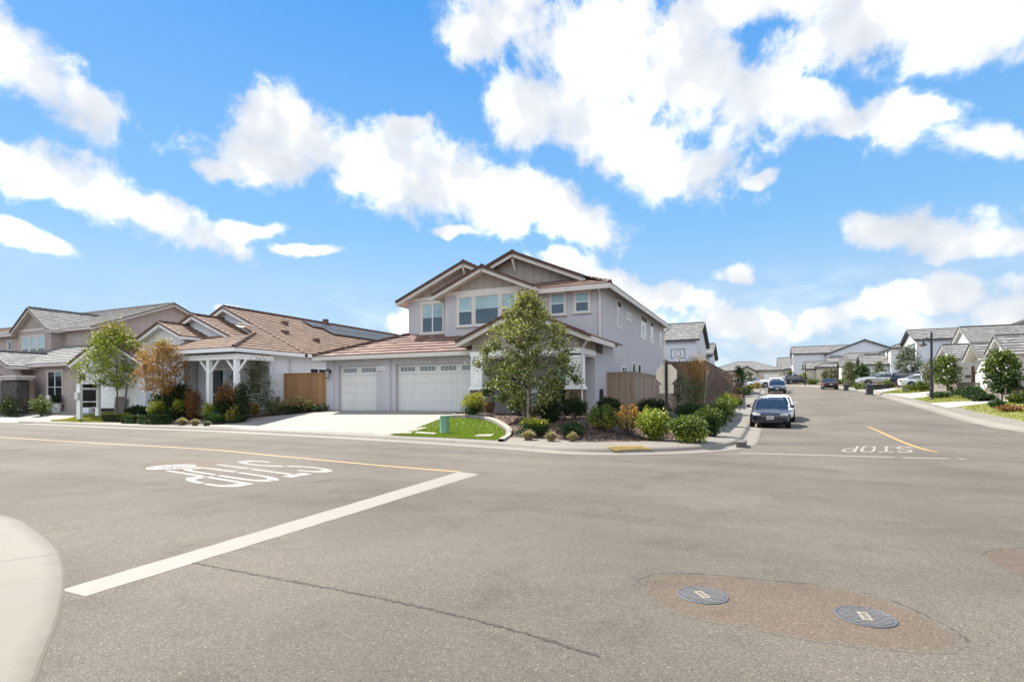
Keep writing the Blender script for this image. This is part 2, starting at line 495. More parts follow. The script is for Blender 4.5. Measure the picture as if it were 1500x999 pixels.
SC.view_settings.exposure = 1.30; SC.view_settings.gamma = 1.0
SC.cycles.max_bounces = 6; SC.cycles.diffuse_bounces = 3; SC.cycles.transmission_bounces = 4; SC.cycles.transparent_max_bounces = 6
SC.cycles.use_denoising = True

# ------------------------------------------------------------------ ground materials
def asphalt(name, base, speck=1.0, warm=1.0):
    m, nt, bs, _ = new_mat(name)
    p = wpos(nt)
    big = noise(nt, p, .22, 4, .6); mid = noise(nt, p, 1.7, 5, .65)
    c = mixc(nt, ramp(nt, big, [(.3, 0.0), (.7, 1.0)]), sc3(base, .70), sc3(base, 1.16))
    # rubber along the wheel paths of the main street and drips down the middle of each lane
    sx_ = nt.nodes.new('ShaderNodeSeparateXYZ'); nt.links.new(p, sx_.inputs[0])
    yy = mth(nt, 'ADD', sx_.outputs[1], mth(nt, 'MULTIPLY', mth(nt, 'SUBTRACT', big, .5), 2.2)); tot = None
    for y0, wd_, k_ in ((5.7, .45, .8), (7.5, .45, .8), (6.6, .3, .5), (11.2, .45, .8), (12.9, .45, .8), (2.2, .8, .7), (.4, .5, .6)):
        e_ = mth(nt, 'DIVIDE', mth(nt, 'SUBTRACT', yy, y0), wd_)
        b_ = mth(nt, 'MULTIPLY', mth(nt, 'EXPONENT', mth(nt, 'MULTIPLY', mth(nt, 'MULTIPLY', e_, e_), -1.0)), k_)
        tot = b_ if tot is None else mth(nt, 'ADD', tot, b_)
    c = mixc(nt, mth(nt, 'MULTIPLY', tot, mth(nt, 'MULTIPLY', mid, 1.1, None, True)), c, mixc(nt, 1.0, c, (.68, .68, .69), 'MULTIPLY'))
    # darker blotches and drips
    dr = noise(nt, p, .9, 6, .72, .6)
    c = mixc(nt, ramp(nt, dr, [(.52, 0.0), (.68, .6)]), c, mixc(nt, 1.0, c, (.60, .60, .62), 'MULTIPLY'))
    c = mixc(nt, mth(nt, 'MULTIPLY', mid, .55), c, mixc(nt, 1.0, c, (.74, .74, .75), 'MULTIPLY'))
    # streaks where tyres run along the main street
    mp = nt.nodes.new('ShaderNodeMapping'); mp.inputs['Scale'].default_value = (.05, .75, 1); nt.links.new(p, mp.inputs[0])
    st = noise(nt, mp.outputs[0], 1, 3, .5)
    c = mixc(nt, mth(nt, 'MULTIPLY', st, .4), c, mixc(nt, 1.0, c, (.72, .71, .7), 'MULTIPLY'))
    # the stones in the surface
    vo = nt.nodes.new('ShaderNodeTexVoronoi'); vo.inputs['Scale'].default_value = 120; nt.links.new(p, vo.inputs['Vector'])
    sepc = nt.nodes.new('ShaderNodeSeparateColor'); nt.links.new(vo.outputs['Color'], sepc.inputs[0])
    c = mixc(nt, .75 * speck, c, mixc(nt, 1.0, c, ramp(nt, sepc.outputs[0], [(0, .45), (.3, .85), (.8, 1.1), (.95, 1.25), (1, 2.3)]), 'MULTIPLY'))
    fn = noise(nt, p, 230, 3, .8)
    c = mixc(nt, .6, c, mixc(nt, 1.0, c, ramp(nt, fn, [(.3, .68), (.7, 1.32)]), 'MULTIPLY'))
    nt.links.new(c, bs.inputs['Base Color']); bs.inputs['Roughness'].default_value = .88
    bs.inputs['Specular IOR Level'].default_value = .3
    h = mth(nt, 'ADD', mth(nt, 'MULTIPLY', vo.outputs['Distance'], .8), mth(nt, 'MULTIPLY', fn, .7))
    bump(nt, bs, h, .55, .012)
    return m

def concrete(name, base, joint=1.5, uvj=True):
    m, nt, bs, _ = new_mat(name)
    p = wpos(nt)
    big = noise(nt, p, .5, 5, .6)
    c = mixc(nt, big, sc3(base, .86), sc3(base, 1.1))
    st = noise(nt, p, 3.2, 5, .7)
    c = mixc(nt, mth(nt, 'MULTIPLY', ramp(nt, st, [(.5, 0.0), (.75, 1.0)]), .3), c, mixc(nt, 1.0, c, (.72, .69, .64), 'MULTIPLY'))
    fn = noise(nt, p, 120, 3, .7)
    c = mixc(nt, .5, c, mixc(nt, 1.0, c, ramp(nt, fn, [(.3, .8), (.7, 1.15)]), 'MULTIPLY'))
    if uvj:
        uv = nt.nodes.new('ShaderNodeUVMap'); s = nt.nodes.new('ShaderNodeSeparateXYZ'); nt.links.new(uv.outputs[0], s.inputs[0])
        fr = mth(nt, 'FRACT', mth(nt, 'DIVIDE', s.outputs[0], joint))
        j = mth(nt, 'LESS_THAN', mth(nt, 'ABSOLUTE', mth(nt, 'SUBTRACT', fr, .5)), .5 - .012 / joint)
        pan = nt.nodes.new('ShaderNodeTexWhiteNoise'); pan.noise_dimensions = '1D'
        nt.links.new(mth(nt, 'FLOOR', mth(nt, 'DIVIDE', s.outputs[0], joint)), pan.inputs['W'])
        c = mixc(nt, .5, c, mixc(nt, 1.0, c, ramp(nt, pan.outputs['Value'], [(0, .82), (1, 1.1)]), 'MULTIPLY'))
        c = mixc(nt, j, mixc(nt, 1.0, c, (.5, .46, .41), 'MULTIPLY'), c)
        # grime along the lip and in patches
        off_ = ramp(nt, mth(nt, 'ADD', s.outputs[1], mth(nt, 'MULTIPLY', st, .22)), [(.10, .75), (.24, 0.0)])
        c = mixc(nt, off_, c, mixc(nt, 1.0, c, (.55, .52, .47), 'MULTIPLY'))
    nt.links.new(c, bs.inputs['Base Color']); bs.inputs['Roughness'].default_value = .82
    bump(nt, bs, fn, .25, .006)
    return m

def mulch(name, cols):
    m, nt, bs, _ = new_mat(name)
    p = wpos(nt)
    vo = nt.nodes.new('ShaderNodeTexVoronoi'); vo.inputs['Scale'].default_value = 16; nt.links.new(p, vo.inputs['Vector'])
    sepc = nt.nodes.new('ShaderNodeSeparateColor'); nt.links.new(vo.outputs['Color'], sepc.inputs[0])
    c = ramp(nt, sepc.outputs[0], [(i / (len(cols) - 1), k) for i, k in enumerate(cols)])
    f = noise(nt, p, 1.3, 4, .6)
    c = mixc(nt, mth(nt, 'MULTIPLY', f, .6), c, mixc(nt, 1.0, c, (.6, .58, .55), 'MULTIPLY'))
    nt.links.new(c, bs.inputs['Base Color']); bs.inputs['Roughness'].default_value = .95
    h = mth(nt, 'ADD', sepc.outputs[1], mth(nt, 'MULTIPLY', vo.outputs['Distance'], -.8))
    bump(nt, bs, h, 1.0, .04)
    return m

ASPH = asphalt('asphalt', (.158, .137, .110))
PATCH = asphalt('asphalt_patch', (.155, .118, .086), 1.0)
SEAM = asphalt('dark_seam', (.09, .081, .068))
CONC_PLAIN = concrete('plain_concrete', (.30, .275, .235), uvj=False)
CONC = concrete('pavement_concrete', (.185, .166, .136))
CONC_N = concrete('old_pavement_concrete', (.185, .165, .133), 3.6)
CURB = concrete('curb_concrete', (.195, .175, .145), 3.0)
DRIVE = concrete('driveway_concrete', (.40, .375, .34), 3.2)
MULCH = mulch('bark_mulch', [(.03, .018, .014), (.085, .05, .036), (.14, .085, .062), (.24, .165, .125)])
SOIL = mulch('dry_soil', [(.11, .085, .05), (.17, .13, .08), (.22, .17, .11)])
LAWN = M('lawn_soil', (.12, .17, .02), .95, .3, 2.2, .6, 60)
DRYLAWN = M('dry_lawn_soil', (.17, .17, .045), .95, .35, .8, .6, 60)
def roadpaint(name, col, wear):
    """thermoplastic worn through to the asphalt in places"""
    m, nt, bs, _ = new_mat(name); p = wpos(nt)
    f = noise(nt, p, 5, 5, .65); g_ = noise(nt, p, 75, 3, .75); b_ = noise(nt, p, .8, 2, .5)
    c = mixc(nt, f, sc3(col, .8), sc3(col, 1.12))
    w_ = mth(nt, 'ADD', mth(nt, 'MULTIPLY', g_, .7), mth(nt, 'ADD', mth(nt, 'MULTIPLY', f, .35), mth(nt, 'MULTIPLY', b_, .35)))
    c = mixc(nt, ramp(nt, w_, [(.83 - wear, 0.0), (.93 - wear, .8)]), c, (.15, .132, .11))
    nt.links.new(c, bs.inputs['Base Color']); bs.inputs['Roughness'].default_value = .75
    bump(nt, bs, g_, .3, .006); return m
WHITEP = roadpaint('road_paint_white', (.215, .194, .166), .06)
WHITEW = roadpaint('worn_road_paint_white', (.27, .248, .213), .075)
YELLOWP = roadpaint('road_paint_yellow', (.40, .24, .085), .09)

def surface(name, outline, mat, dz=0.0, step=.5, h=None, kind='structure', uvfit=None, mats=None):
    """an exact outline filled with a grid that follows the ground"""
    h = h or gz
    P = []
    for i, p in enumerate(outline):
        q = outline[(i + 1) % len(outline)]
        L = math.hypot(q[0] - p[0], q[1] - p[1]); n = max(1, int(L / (step * 1.5)))
        for k in range(n): P.append((p[0] + (q[0] - p[0]) * k / n, p[1] + (q[1] - p[1]) * k / n))
    xs = [p[0] for p in P]; ys = [p[1] for p in P]
    inner = []
    nb = np.array(P + P[:1])
    y = min(ys) + step / 2
    while y < max(ys):
        x = min(xs) + step / 2
        while x < max(xs):
            if pip(x, y, P) and dist(x, y, nb) > step * .35: inner.append((x, y))
            x += step
        y += step
    vs = [Vector(p) for p in P + inner]
    r = delaunay_2d_cdt(vs, [], [list(range(len(P)))], 1, 1e-4)
    me = bpy.data.meshes.new(name)
    co = [(v.x, v.y, h(v.x, v.y) + dz) for v in r[0]]
    me.from_pydata(co, [], [tuple(f) for f in r[2]])
    me.materials.append(mat)
    uvl = me.uv_layers.new(name='UVMap')
    for lp in me.loops:
        x, y, _ = co[lp.vertex_index]
        uvl.data[lp.index].uv = uvfit(x, y) if uvfit else (y, x)
    me.update()
    if len(me.polygons) and sum(p.normal.z for p in me.polygons) < 0: me.flip_normals()
    me.polygons.foreach_set('use_smooth', [True] * len(me.polygons))
    o = bpy.data.objects.new(name, me); COL.objects.link(o)
    return tag(o, kind=kind)

def strip(name, line, prof, mat, kind='structure', zf=None, sgn=1):
    """a strip along a polyline; prof = [(offset, height above street)]"""
    zf = zf or (lambda x, y: zs(y))
    rows = [offset(line, sgn * d) for d, _ in prof]
    verts = []; faces = []; uvs = []
    S = [0]
    for a, b in zip(line, line[1:]): S.append(S[-1] + math.hypot(b[0] - a[0], b[1] - a[1]))
    n = len(line)
    for (d, z), row in zip(prof, rows):
        for i, p in enumerate(row):
            verts.append((p[0], p[1], zf(*line[i]) + z)); uvs.append((S[i], d))
    for k in range(len(prof) - 1):
        for i in range(n - 1):
            f = (k * n + i, k * n + i + 1, (k + 1) * n + i + 1, (k + 1) * n + i)
            faces.append(f if sgn > 0 else f[::-1])
    me = bpy.data.meshes.new(name); me.from_pydata(verts, [], faces); me.materials.append(mat)
    uvl = me.uv_layers.new(name='UVMap')
    for lp in me.loops: uvl.data[lp.index].uv = uvs[lp.vertex_index]
    me.update()
    o = bpy.data.objects.new(name, me); COL.objects.link(o)
    return tag(o, kind=kind)

# far ground: one sheet to the horizon, under everything
g = MB()
xs = [-3000, -1200, -500, -250, -150] + list(range(-120, 121, 12)) + [150, 250, 500, 1200, 3000]
ys = [-3000, -800, -200, -60, 0] + list(range(10, 240, 10)) + [300, 420, 700, 1500, 3500]
def zfar(x, y):
    return min(zs(y), zs(142)) * 1.0 - .35
g.grid([[(x, y, zfar(x, y)) for x in xs] for y in ys])
tag(g.build('ground', SOIL, merge=False), kind='structure')
# the two streets as one asphalt sheet (lots and pavements stand above it)
g = MB()
ux = list(np.arange(-90, 40.1, 1.0)); vy = list(np.arange(-30, 143, 1.0))
g.grid([[(x, y, zs(y)) for x in ux] for y in vy], mi=0)
road = g
# tar seam and cracks laid into the same sheet
def ribbon(mb, pts, wd, dz, mi, jit=0):
    L = []; Rr = []
    for i, p in enumerate(pts):
        a = pts[max(i - 1, 0)]; b = pts[min(i + 1, len(pts) - 1)]
        t = Vector((b[0] - a[0], b[1] - a[1])).normalized(); k = wd * (1 + rng.uniform(-jit, jit)) / 2
        L.append((p[0] - t.y * k, p[1] + t.x * k, zs(p[1]) + dz)); Rr.append((p[0] + t.y * k, p[1] - t.x * k, zs(p[1]) + dz))
    mb.grid([L, Rr], mi=mi)
def pxline(pp, n=10):
    P = [tuple(at(*q)[:2]) for q in pp]
    return catmull(P, n)
def wob(P, a):
    return [(x + rng.uniform(-a, a), y + rng.uniform(-a, a)) for x, y in P]
ribbon(road, wob(pxline([(283, 824), (345, 836), (480, 861), (620, 890), (760, 925), (880, 962)], 40), .01), .022, .0025, 1, .8)
ribbon(road, wob(pxline([(1112, 648.5), (1250, 650), (1400, 653), (1560, 657)], 12), .02), .04, .003, 1, .5)
o = road.build('road', [ASPH, SEAM], merge=False); tag(o, kind='structure')

prof = [(-.02, .004), (0, .012), (.42, .006), (.50, .03), (.56, .10), (.62, .135), (.70, .145)]
for K, sg in ((KA, 1), (KR, 1)):
    strip('kerb', K, prof, CURB)
    strip('pavement', K, [(.70, .142), (.73, .146), (WALK, .165), (WALK + .02, .06)], CONC)
strip('pavement', KN, [(-.02, .003), (0, .012), (.35, .018), (1.2, .06), (4.5, .09)], CONC_N, sgn=-1)
lotA = offset(KA, WALK - .05)
nearA = [p for p in lotA if -64 < p[0] and p[1] < 46]
surface('planting_bed', nearA + [(nearA[-1][0], 46), (nearA[0][0], 46)], MULCH, 0, .7)
farA = [p for p in lotA if p[1] >= 44]
surface('back_lots', [(nearA[-1][0], 45.9)] + [p for p in farA if p[1] > 46.5] + [(-95, 140), (-95, 45.9)], SOIL, -.02, 4.0)
surface('side_lots', [(-64, 45.9), (-95, 45.9), (-95, 17.5), (-64, 17.55)], SOIL, -.02, 4.0)
lotR = [p for p in offset(KR, WALK - .05) if p[0] < 60]
surface('verge', lotR + [(60, 140)], SOIL, 0, 2.0)
# ------------------------------------------------------------------ house building kit
def clip_z(poly, z, keep_above):
    out = []
    for i, p in enumerate(poly):
        q = poly[(i + 1) % len(poly)]
        pi = (p.z >= z) if keep_above else (p.z <= z); qi = (q.z >= z) if keep_above else (q.z <= z)
        if pi: out.append(p)
        if pi != qi:
            t = (z - p.z) / (q.z - p.z); out.append(p + (q - p) * t)
    return out

def roof_plane(mb, poly, course=.17, lift=.06, mi=None):
    lift = max(lift * .85, course * .27)
    """a roof slope laid in overlapping courses; poly = planar convex 3-D polygon"""
    P = [Vector(p) for p in poly]
    n = Vector((0, 0, 0))
    for i in range(len(P)): n += P[i].cross(P[(i + 1) % len(P)])
    n.normalize()
    if n.z < 0: n = -n
    zmin = min(p.z for p in P); zmax = max(p.z for p in P)
    z = zmin
    if course <= 0:
        mb.poly([p + n * .03 for p in P], mi); return
    while z < zmax - 1e-4:
        z1 = min(z + course, zmax)
        band = clip_z(clip_z(P, z, True), z1, False)
        if len(band) >= 3:
            top = [p + n * (lift * (1 - (p.z - z) / (z1 - z)) + .02) for p in band]
            mb.poly(top, mi)
            low = [i for i, p in enumerate(band) if abs(p.z - z) < 1e-4]
            if len(low) == 2:
                a, b = low
                mb.poly([top[a], top[b], band[b] - n * .012, band[a] - n * .012], mi)
        z = z1

class House:
    """collects walls, roof, boards and openings of one house; every kind becomes parts under one Empty"""
    def __init__(s, name, label, loc, mats, cat='house', group=None, course=.17, rz=0):
        s.root = thing(name, label, cat, loc, rz, group)
        s.m = mats; s.course = course
        s.wall = MB(); s.roof = MB(); s.trim = MB(); s.soffit = MB(); s.siding = MB(); s.ridge = MB()
    def fr(s, axis):
        return (lambda a, b, z: Vector((a, b, z))) if axis == 'V' else (lambda a, b, z: Vector((b, a, z)))
    def gable(s, A0, A1, B0, B1, z0, ze, axis='V', slope=.42, oe=.45, r0=.4, r1=.4, hip0=False, hip1=False, walls=True, face0=None, face1=None, fasc=.2, belly=None, ridge=True, drop=0):
        """ridge runs along `axis` (B), A is across; B0/B1 ends may be gabled or hipped"""
        F = s.fr(axis); half = (A1 - A0) / 2; mid = (A0 + A1) / 2; zr = ze + slope * half; zl = ze - slope * oe
        top = .10
        if walls:
            for p in ([(A0, B0), (A1, B0)], [(A1, B0), (A1, B1)], [(A1, B1), (A0, B1)], [(A0, B1), (A0, B0)]):
                (a, b), (c, d) = p
                s.wall.poly([F(a, b, z0), F(c, d, z0), F(c, d, ze), F(a, b, ze)])
        e0 = B0 - r0 if not hip0 else B0 - oe; e1 = B1 + r1 if not hip1 else B1 + oe
        h0 = B0 - oe + (half + oe) if hip0 else e0; h1 = B1 + oe - (half + oe) if hip1 else e1
        Lf = [F(A0 - oe, e0, zl + top), F(mid, h0, zr + top), F(mid, h1, zr + top), F(A0 - oe, e1, zl + top)]
        Rt = [F(A1 + oe, e0, zl + top), F(mid, h0, zr + top), F(mid, h1, zr + top), F(A1 + oe, e1, zl + top)]
        for P in (Lf, Rt):
            roof_plane(s.roof, P, s.course)
            s.soffit.poly([p - Vector((0, 0, .14)) for p in P])
        for hp, e, h, B, face in ((hip0, e0, h0, B0, face0), (hip1, e1, h1, B1, face1)):
            if hp:
                P = [F(A0 - oe, e, zl + top), F(mid, h, zr + top), F(A1 + oe, e, zl + top)]
                roof_plane(s.roof, P, s.course); s.soffit.poly([p - Vector((0, 0, .14)) for p in P])
                s.trim.bar(F(A0 - oe, e, zl), F(A1 + oe, e, zl), .05, fasc)
                if s.course > 0:
                    for a in (A0 - oe, A1 + oe): s.ridgecap(F(a, e, zl + top), F(mid, h, zr + top))
            else:
                tri = [F(A0, B, ze), F(A1, B, ze), F(mid, B, zr)]
                (s.siding if face == 'siding' else s.wall).poly(tri)
                for a in (A0 - oe, A1 + oe):
                    s.trim.bar(F(a, e, zl + top - .12), F(mid, e, zr + top - .12), .05, fasc + .02)
                    # barge tiles over the board
                    if s.course > 0:
                        sg = 1 if e < B else -1
                        s.ridge.bar(F(a, e - .015 * sg, zl + top + .02), F(mid, e - .015 * sg, zr + top + .02), .2, .1)
                if face == 'siding':
                    # battens
                    d = -.012 if B == B0 else .012
                    a = A0 + .45
                    while a < A1 - .3:
                        zt = ze + slope * (min(a - A0, A1 - a)) - .02
                        s.siding.bar(F(a, B + d, ze), F(a, B + d, zt), .05 if axis == 'V' else .025, .025 if axis == 'V' else .05, (0, 1, 0))
                        a += .48
                if belly:
                    d = -.02 if B == B0 else .02
                    s.trim.bar(F(A0 + .02, B + d, ze + .02), F(A1 - .02, B + d, ze + .02), .05, belly)
        for a in (A0 - oe, A1 + oe):
            s.trim.bar(F(a, e0, zl + top - .1), F(a, e1, zl + top - .1), .05, fasc)
        if ridge and s.course > 0: s.ridgecap(F(mid, h0, zr + top), F(mid, h1, zr + top))
    def ridgecap(s, p, q):
        p = Vector(p); q = Vector(q); L = (q - p).length; n = max(1, int(L / .36)); d = (q - p) / n
        for i in range(n):
            a = p + d * i; b = p + d * (i + 1.12)
            s.ridge.tube([a + Vector((0, 0, .05)), b + Vector((0, 0, .035))], [.125, .10], 6)
    def shed(s, P, fascia=()):
        """a single sloping plane given by its corners; fascia = index pairs of its eaves"""
        P = [Vector(p) for p in P]
        roof_plane(s.roof, [p + Vector((0, 0, .1)) for p in P], s.course)
        s.soffit.poly([p - Vector((0, 0, .04)) for p in P])
        for i, j in fascia: s.trim.bar(P[i], P[j], .05, .2)
    def wallbox(s, x0, x1, y0, y1, z0, z1): s.wall.box(x0, x1, y0, y1, z0, z1)
    def finish(s):
        r = s.root; out = {}
        if s.wall.f: out['wall'] = s.wall.build('wall', s.m['wall'], r)
        if s.siding.f: out['siding'] = s.siding.build('gable_siding', s.m['siding'], r, merge=False)
        if s.roof.f:
            out['roof'] = s.roof.build('roof', s.m['roof'], r, merge=False)
            if s.ridge.f: s.ridge.build('ridge_tiles', s.m['ridge'], out['roof'], merge=False)
        if s.soffit.f: s.soffit.build('soffit', s.m['trim'], r, merge=False)
        if s.trim.f: s.trim.build('fascia', s.m['trim'], r, merge=False)
        return out
    # openings -------------------------------------------------
    def window(s, c, right, nrm, w, h, trim=.1, cols=1, sash=True, sill=True, blind=.5, frame=None, label=None, slide=False, glass='glass', tl=None, tr=None):
        """c = centre on the wall face"""
        c = Vector(c); rt = Vector(right).normalized(); nn = Vector(nrm).normalized(); up = Vector((0, 0, 1))
        fm = frame or s.m['trim']; fb = MB()
        def bd(u0, u1, v0, v1, d0, d1, mb, mi=None):
            P = [c + rt * u + up * v + nn * d0 for u, v in ((u0, v0), (u1, v0), (u1, v1), (u0, v1))]
            mb.prism(P, nn * (d1 - d0), mi)
        if trim:
            t = trim; o_ = .055; L_ = t if tl is None else tl; R_ = t if tr is None else tr; xl = L_ * 1.5 if tl is None else L_; xr = R_ * 1.5 if tr is None else R_
            
            if L_ > 0: bd(-w / 2 - L_, -w / 2, -h / 2, h / 2, 0, o_, fb)
            if R_ > 0: bd(w / 2, w / 2 + R_, -h / 2, h / 2, 0, o_, fb)
            bd(-w / 2 - xl, w / 2 + xr, h / 2, h / 2 + t * 1.25, 0, o_ + .015, fb)
            if sill: bd(-w / 2 - xl, w / 2 + xr, -h / 2 - t, -h / 2, 0, o_ + .03, fb)
        else:
            t = .035
            for q in ((-w / 2 - t, -w / 2, -h / 2 - t, h / 2 + t), (w / 2, w / 2 + t, -h / 2 - t, h / 2 + t), (-w / 2, w / 2, h / 2, h / 2 + t), (-w / 2, w / 2, -h / 2 - t, -h / 2)):
                bd(*q, 0, .028, fb)
        wf = fb.build('window', fm, s.root, merge=False)
        if label: wf['label'] = label
        vb = MB()
        cw = w / cols; k = .032
        for i in range(cols):
            x0 = -w / 2 + i * cw; x1 = x0 + cw
            for q in ((x0, x0 + k, -h / 2, h / 2), (x1 - k, x1, -h / 2, h / 2), (x0 + k, x1 - k, h / 2 - k, h / 2), (x0 + k, x1 - k, -h / 2, -h / 2 + k)):
                bd(*q, .002, .03, vb)
            if sash: bd(x0 + k, x1 - k, -.02, .02, .002, .034, vb)
        vb.build('sash', s.m['vinyl'], wf, merge=False)
        gb = MB()
        zb = h / 2 - h * blind
        for i in range(cols):
            x0 = -w / 2 + i * cw + k; x1 = x0 + cw - 2 * k
            if blind > 0: bd(x0, x1, zb, h / 2 - k, .004, .012, gb, 1)
            if blind < 1: bd(x0, x1, -h / 2 + k, zb, .004, .012, gb, 0)
        gb.build('pane', [s.m[glass], s.m['blind']], wf, merge=False)
        return wf
    def garage_door(s, p0, p1, z0, z1, depth_dir, npan=4, nrow=5, wins=2, mat=None):
        """sectional door between p0 and p1 (plan points); windows in the top row"""
        p0 = Vector((*p0, 0)); p1 = Vector((*p1, 0)); d = (p1 - p0); W = d.length; rt = d.normalized(); nn = Vector((*depth_dir, 0)); up = Vector((0, 0, 1))
        mb = MB(); H = z1 - z0; rh = H / nrow
        def bd(u0, u1, v0, v1, d0, d1, b, mi=None):
            P = [p0 + rt * u + up * (z0 + v) + nn * d0 for u, v in ((u0, v0), (u1, v0), (u1, v1), (u0, v1))]
            b.prism(P, nn * (d1 - d0), mi)
        for i in range(nrow): bd(0, W, i * rh + .006, (i + 1) * rh - .006, 0, .04, mb)
        bd(0, W, 0, H, -.02, .012, mb)
        pw = W / npan
        for i in range(nrow - (1 if wins else 0)):
            for j in range(npan):
                for (u0, u1, v0, v1) in ((.12, pw - .12, .09, .105), (.12, pw - .12, rh - .105, rh - .09), (.12, .135, .105, rh - .105), (pw - .135, pw - .12, .105, rh - .105)):
                    bd(j * pw + u0, j * pw + u1, i * rh + v0, i * rh + v1, .04, .052, mb)
        dr = mb.build('garage_door', mat or s.m['door'], s.root, merge=False)
        for j in range(wins):
            ww = W / wins
            a0 = j * ww + ww * .13; a1 = (j + 1) * ww - ww * .13; v0 = (nrow - 1) * rh + rh * .30; v1 = nrow * rh - rh * .24
            gb = MB(); n = 4
            for q in range(n):
                for r_ in range(2):
                    u0 = a0 + (a1 - a0) * q / n + .015; u1 = a0 + (a1 - a0) * (q + 1) / n - .015
                    y0 = v0 + (v1 - v0) * r_ / 2 + .012; y1 = v0 + (v1 - v0) * (r_ + 1) / 2 - .012
                    bd(u0, u1, y0, y1, .041, .046, gb)
            gb.build('window', s.m['glass'], dr, merge=False)
        return dr

def part(mb, name, mats, parent, label=None, **k):
    o = mb.build(name, mats, parent, **k)
    if label: o['label'] = label
    return o

# shared house materials
GLASS = M_glass('window_glass')
GLASS_SKY = M_glass('reflective_window_glass', (.03, .045, .055), 2.2)
BLIND = M_glass('glass_over_blinds', (.30, .42, .43), 1.7, .06)
VINYL = M('white_vinyl', (.74, .74, .72), .45, .04)
TRIM = M('cream_trim', (.60, .56, .51), .6, .08, 1.5, streak=.3)
WHITE_TRIM = M('white_trim', (.78, .78, .76), .55, .05, 1.5)
DARK_TRIM = M('charcoal_trim', (.06, .06, .065), .6, .1)
STUCCO = M('lilac_grey_stucco', (.46, .452, .47), .92, .07, .5, .45, 60, .08, streak=.3)
SIDING = M('tan_siding', (.35, .305, .27), .8, .08, 1.0, streak=.3)
TILE_RED = M_roof('red_brown_tiles', [(.13, .073, .056), (.21, .122, .094), (.27, .165, .128), (.17, .097, .076), (.33, .22, .175)])
TILE_BROWN = M_roof('brown_tiles', [(.145, .086, .057), (.215, .132, .086), (.275, .175, .118), (.175, .103, .068)])
TILE_GREY = M_roof('grey_tiles', [(.13, .125, .12), (.22, .21, .20), (.29, .275, .26), (.17, .165, .16)])
RIDGE_RED = M('red_brown_ridge', (.085, .045, .035), .85, .25, 3)
RIDGE_BROWN = M('brown_ridge', (.12, .07, .05), .85, .25, 3)
RIDGE_GREY = M('grey_ridge', (.11, .105, .10), .85, .25, 3)
DOORW = M('garage_door_paint', (.64, .63, .61), .55, .05, .8, streak=.15)
METAL_DARK = M('dark_metal', (.02, .02, .022), .45, .1)
METAL_WHITE = M('white_metal', (.62, .60, .57), .5, .06)
STONE = None
def stone(name, cols, sc=4.5):
    m, nt, bs, _ = new_mat(name)
    p = wpos(nt)
    mp = nt.nodes.new('ShaderNodeMapping'); mp.inputs['Scale'].default_value = (1, 1, 2.6); nt.links.new(p, mp.inputs[0])
    vo = nt.nodes.new('ShaderNodeTexVoronoi'); vo.inputs['Scale'].default_value = sc; nt.links.new(mp.outputs[0], vo.inputs['Vector'])
    ve = nt.nodes.new('ShaderNodeTexVoronoi'); ve.feature = 'DISTANCE_TO_EDGE'; ve.inputs['Scale'].default_value = sc; nt.links.new(mp.outputs[0], ve.inputs['Vector'])
    s = nt.nodes.new('ShaderNodeSeparateColor'); nt.links.new(vo.outputs['Color'], s.inputs[0])
    c = ramp(nt, s.outputs[0], [(i / (len(cols) - 1), k) for i, k in enumerate(cols)])
    c = mixc(nt, ramp(nt, ve.outputs['Distance'], [(.02, 1.0), (.06, 0.0)]), c, (.06, .05, .045))
    nt.links.new(c, bs.inputs['Base Color']); bs.inputs['Roughness'].default_value = .9
    bump(nt, bs, ramp(nt, ve.outputs['Distance'], [(0, 0.0), (.12, 1.0)]), .8, .03)
    return m
STONE = stone('brown_stone', [(.16, .10, .06), (.26, .17, .10), (.20, .15, .11), (.32, .22, .14)])
STONE_GREY = stone('grey_stone', [(.05, .045, .042), (.09, .08, .075), (.14, .12, .11), (.07, .06, .055)])
BASE_MATS = dict(glass=GLASS, glass_sky=GLASS_SKY, blind=BLIND, vinyl=VINYL, door=DOORW)
# ------------------------------------------------------------------ the corner house
PZ = .78
H = House('corner_house', 'two storey lilac grey stucco house with red brown tile roof on the street corner', (-13, 26, PZ),
          dict(BASE_MATS, wall=STUCCO, siding=SIDING, roof=TILE_RED, ridge=RIDGE_RED, trim=TRIM))
UR = -6.85
# ground floor body behind the garage line, upper floor, front walls
W = H.wall
def wallV(u0, u1, v, z0, z1): W.poly([(u0, v, z0), (u1, v, z0), (u1, v, z1), (u0, v, z1)])
def wallU(u, v0, v1, z0, z1): W.poly([(u, v0, z0), (u, v1, z0), (u, v1, z1), (u, v0, z1)])
ZE = 6.68
z0 = PZ - .3
wallU(UR, 23.26, 40.75, z0, 3.45); wallU(UR, 24.5, 40.75, 3.45, ZE)
wallV(-17.72, UR, 40.75, z0, ZE); wallU(-17.72, 24.6, 40.75, 3.2, ZE)
# upper front: left wing, bump-out, right wing
wallV(-17.72, -15.04, 24.6, 3.4, ZE)
wallU(-15.04, 24.0, 24.6, 3.4, ZE); wallV(-15.04, -10.25, 24.0, 3.4, ZE); wallU(-10.25, 24.0, 24.5, 3.4, ZE)
wallV(-10.25, UR, 24.5, 3.3, ZE)
# ground floor: porch back wall
wallV(-11.4, UR, 23.26, z0, 3.4); wallU(-11.4, 21.9, 23.26, z0, 3.4)
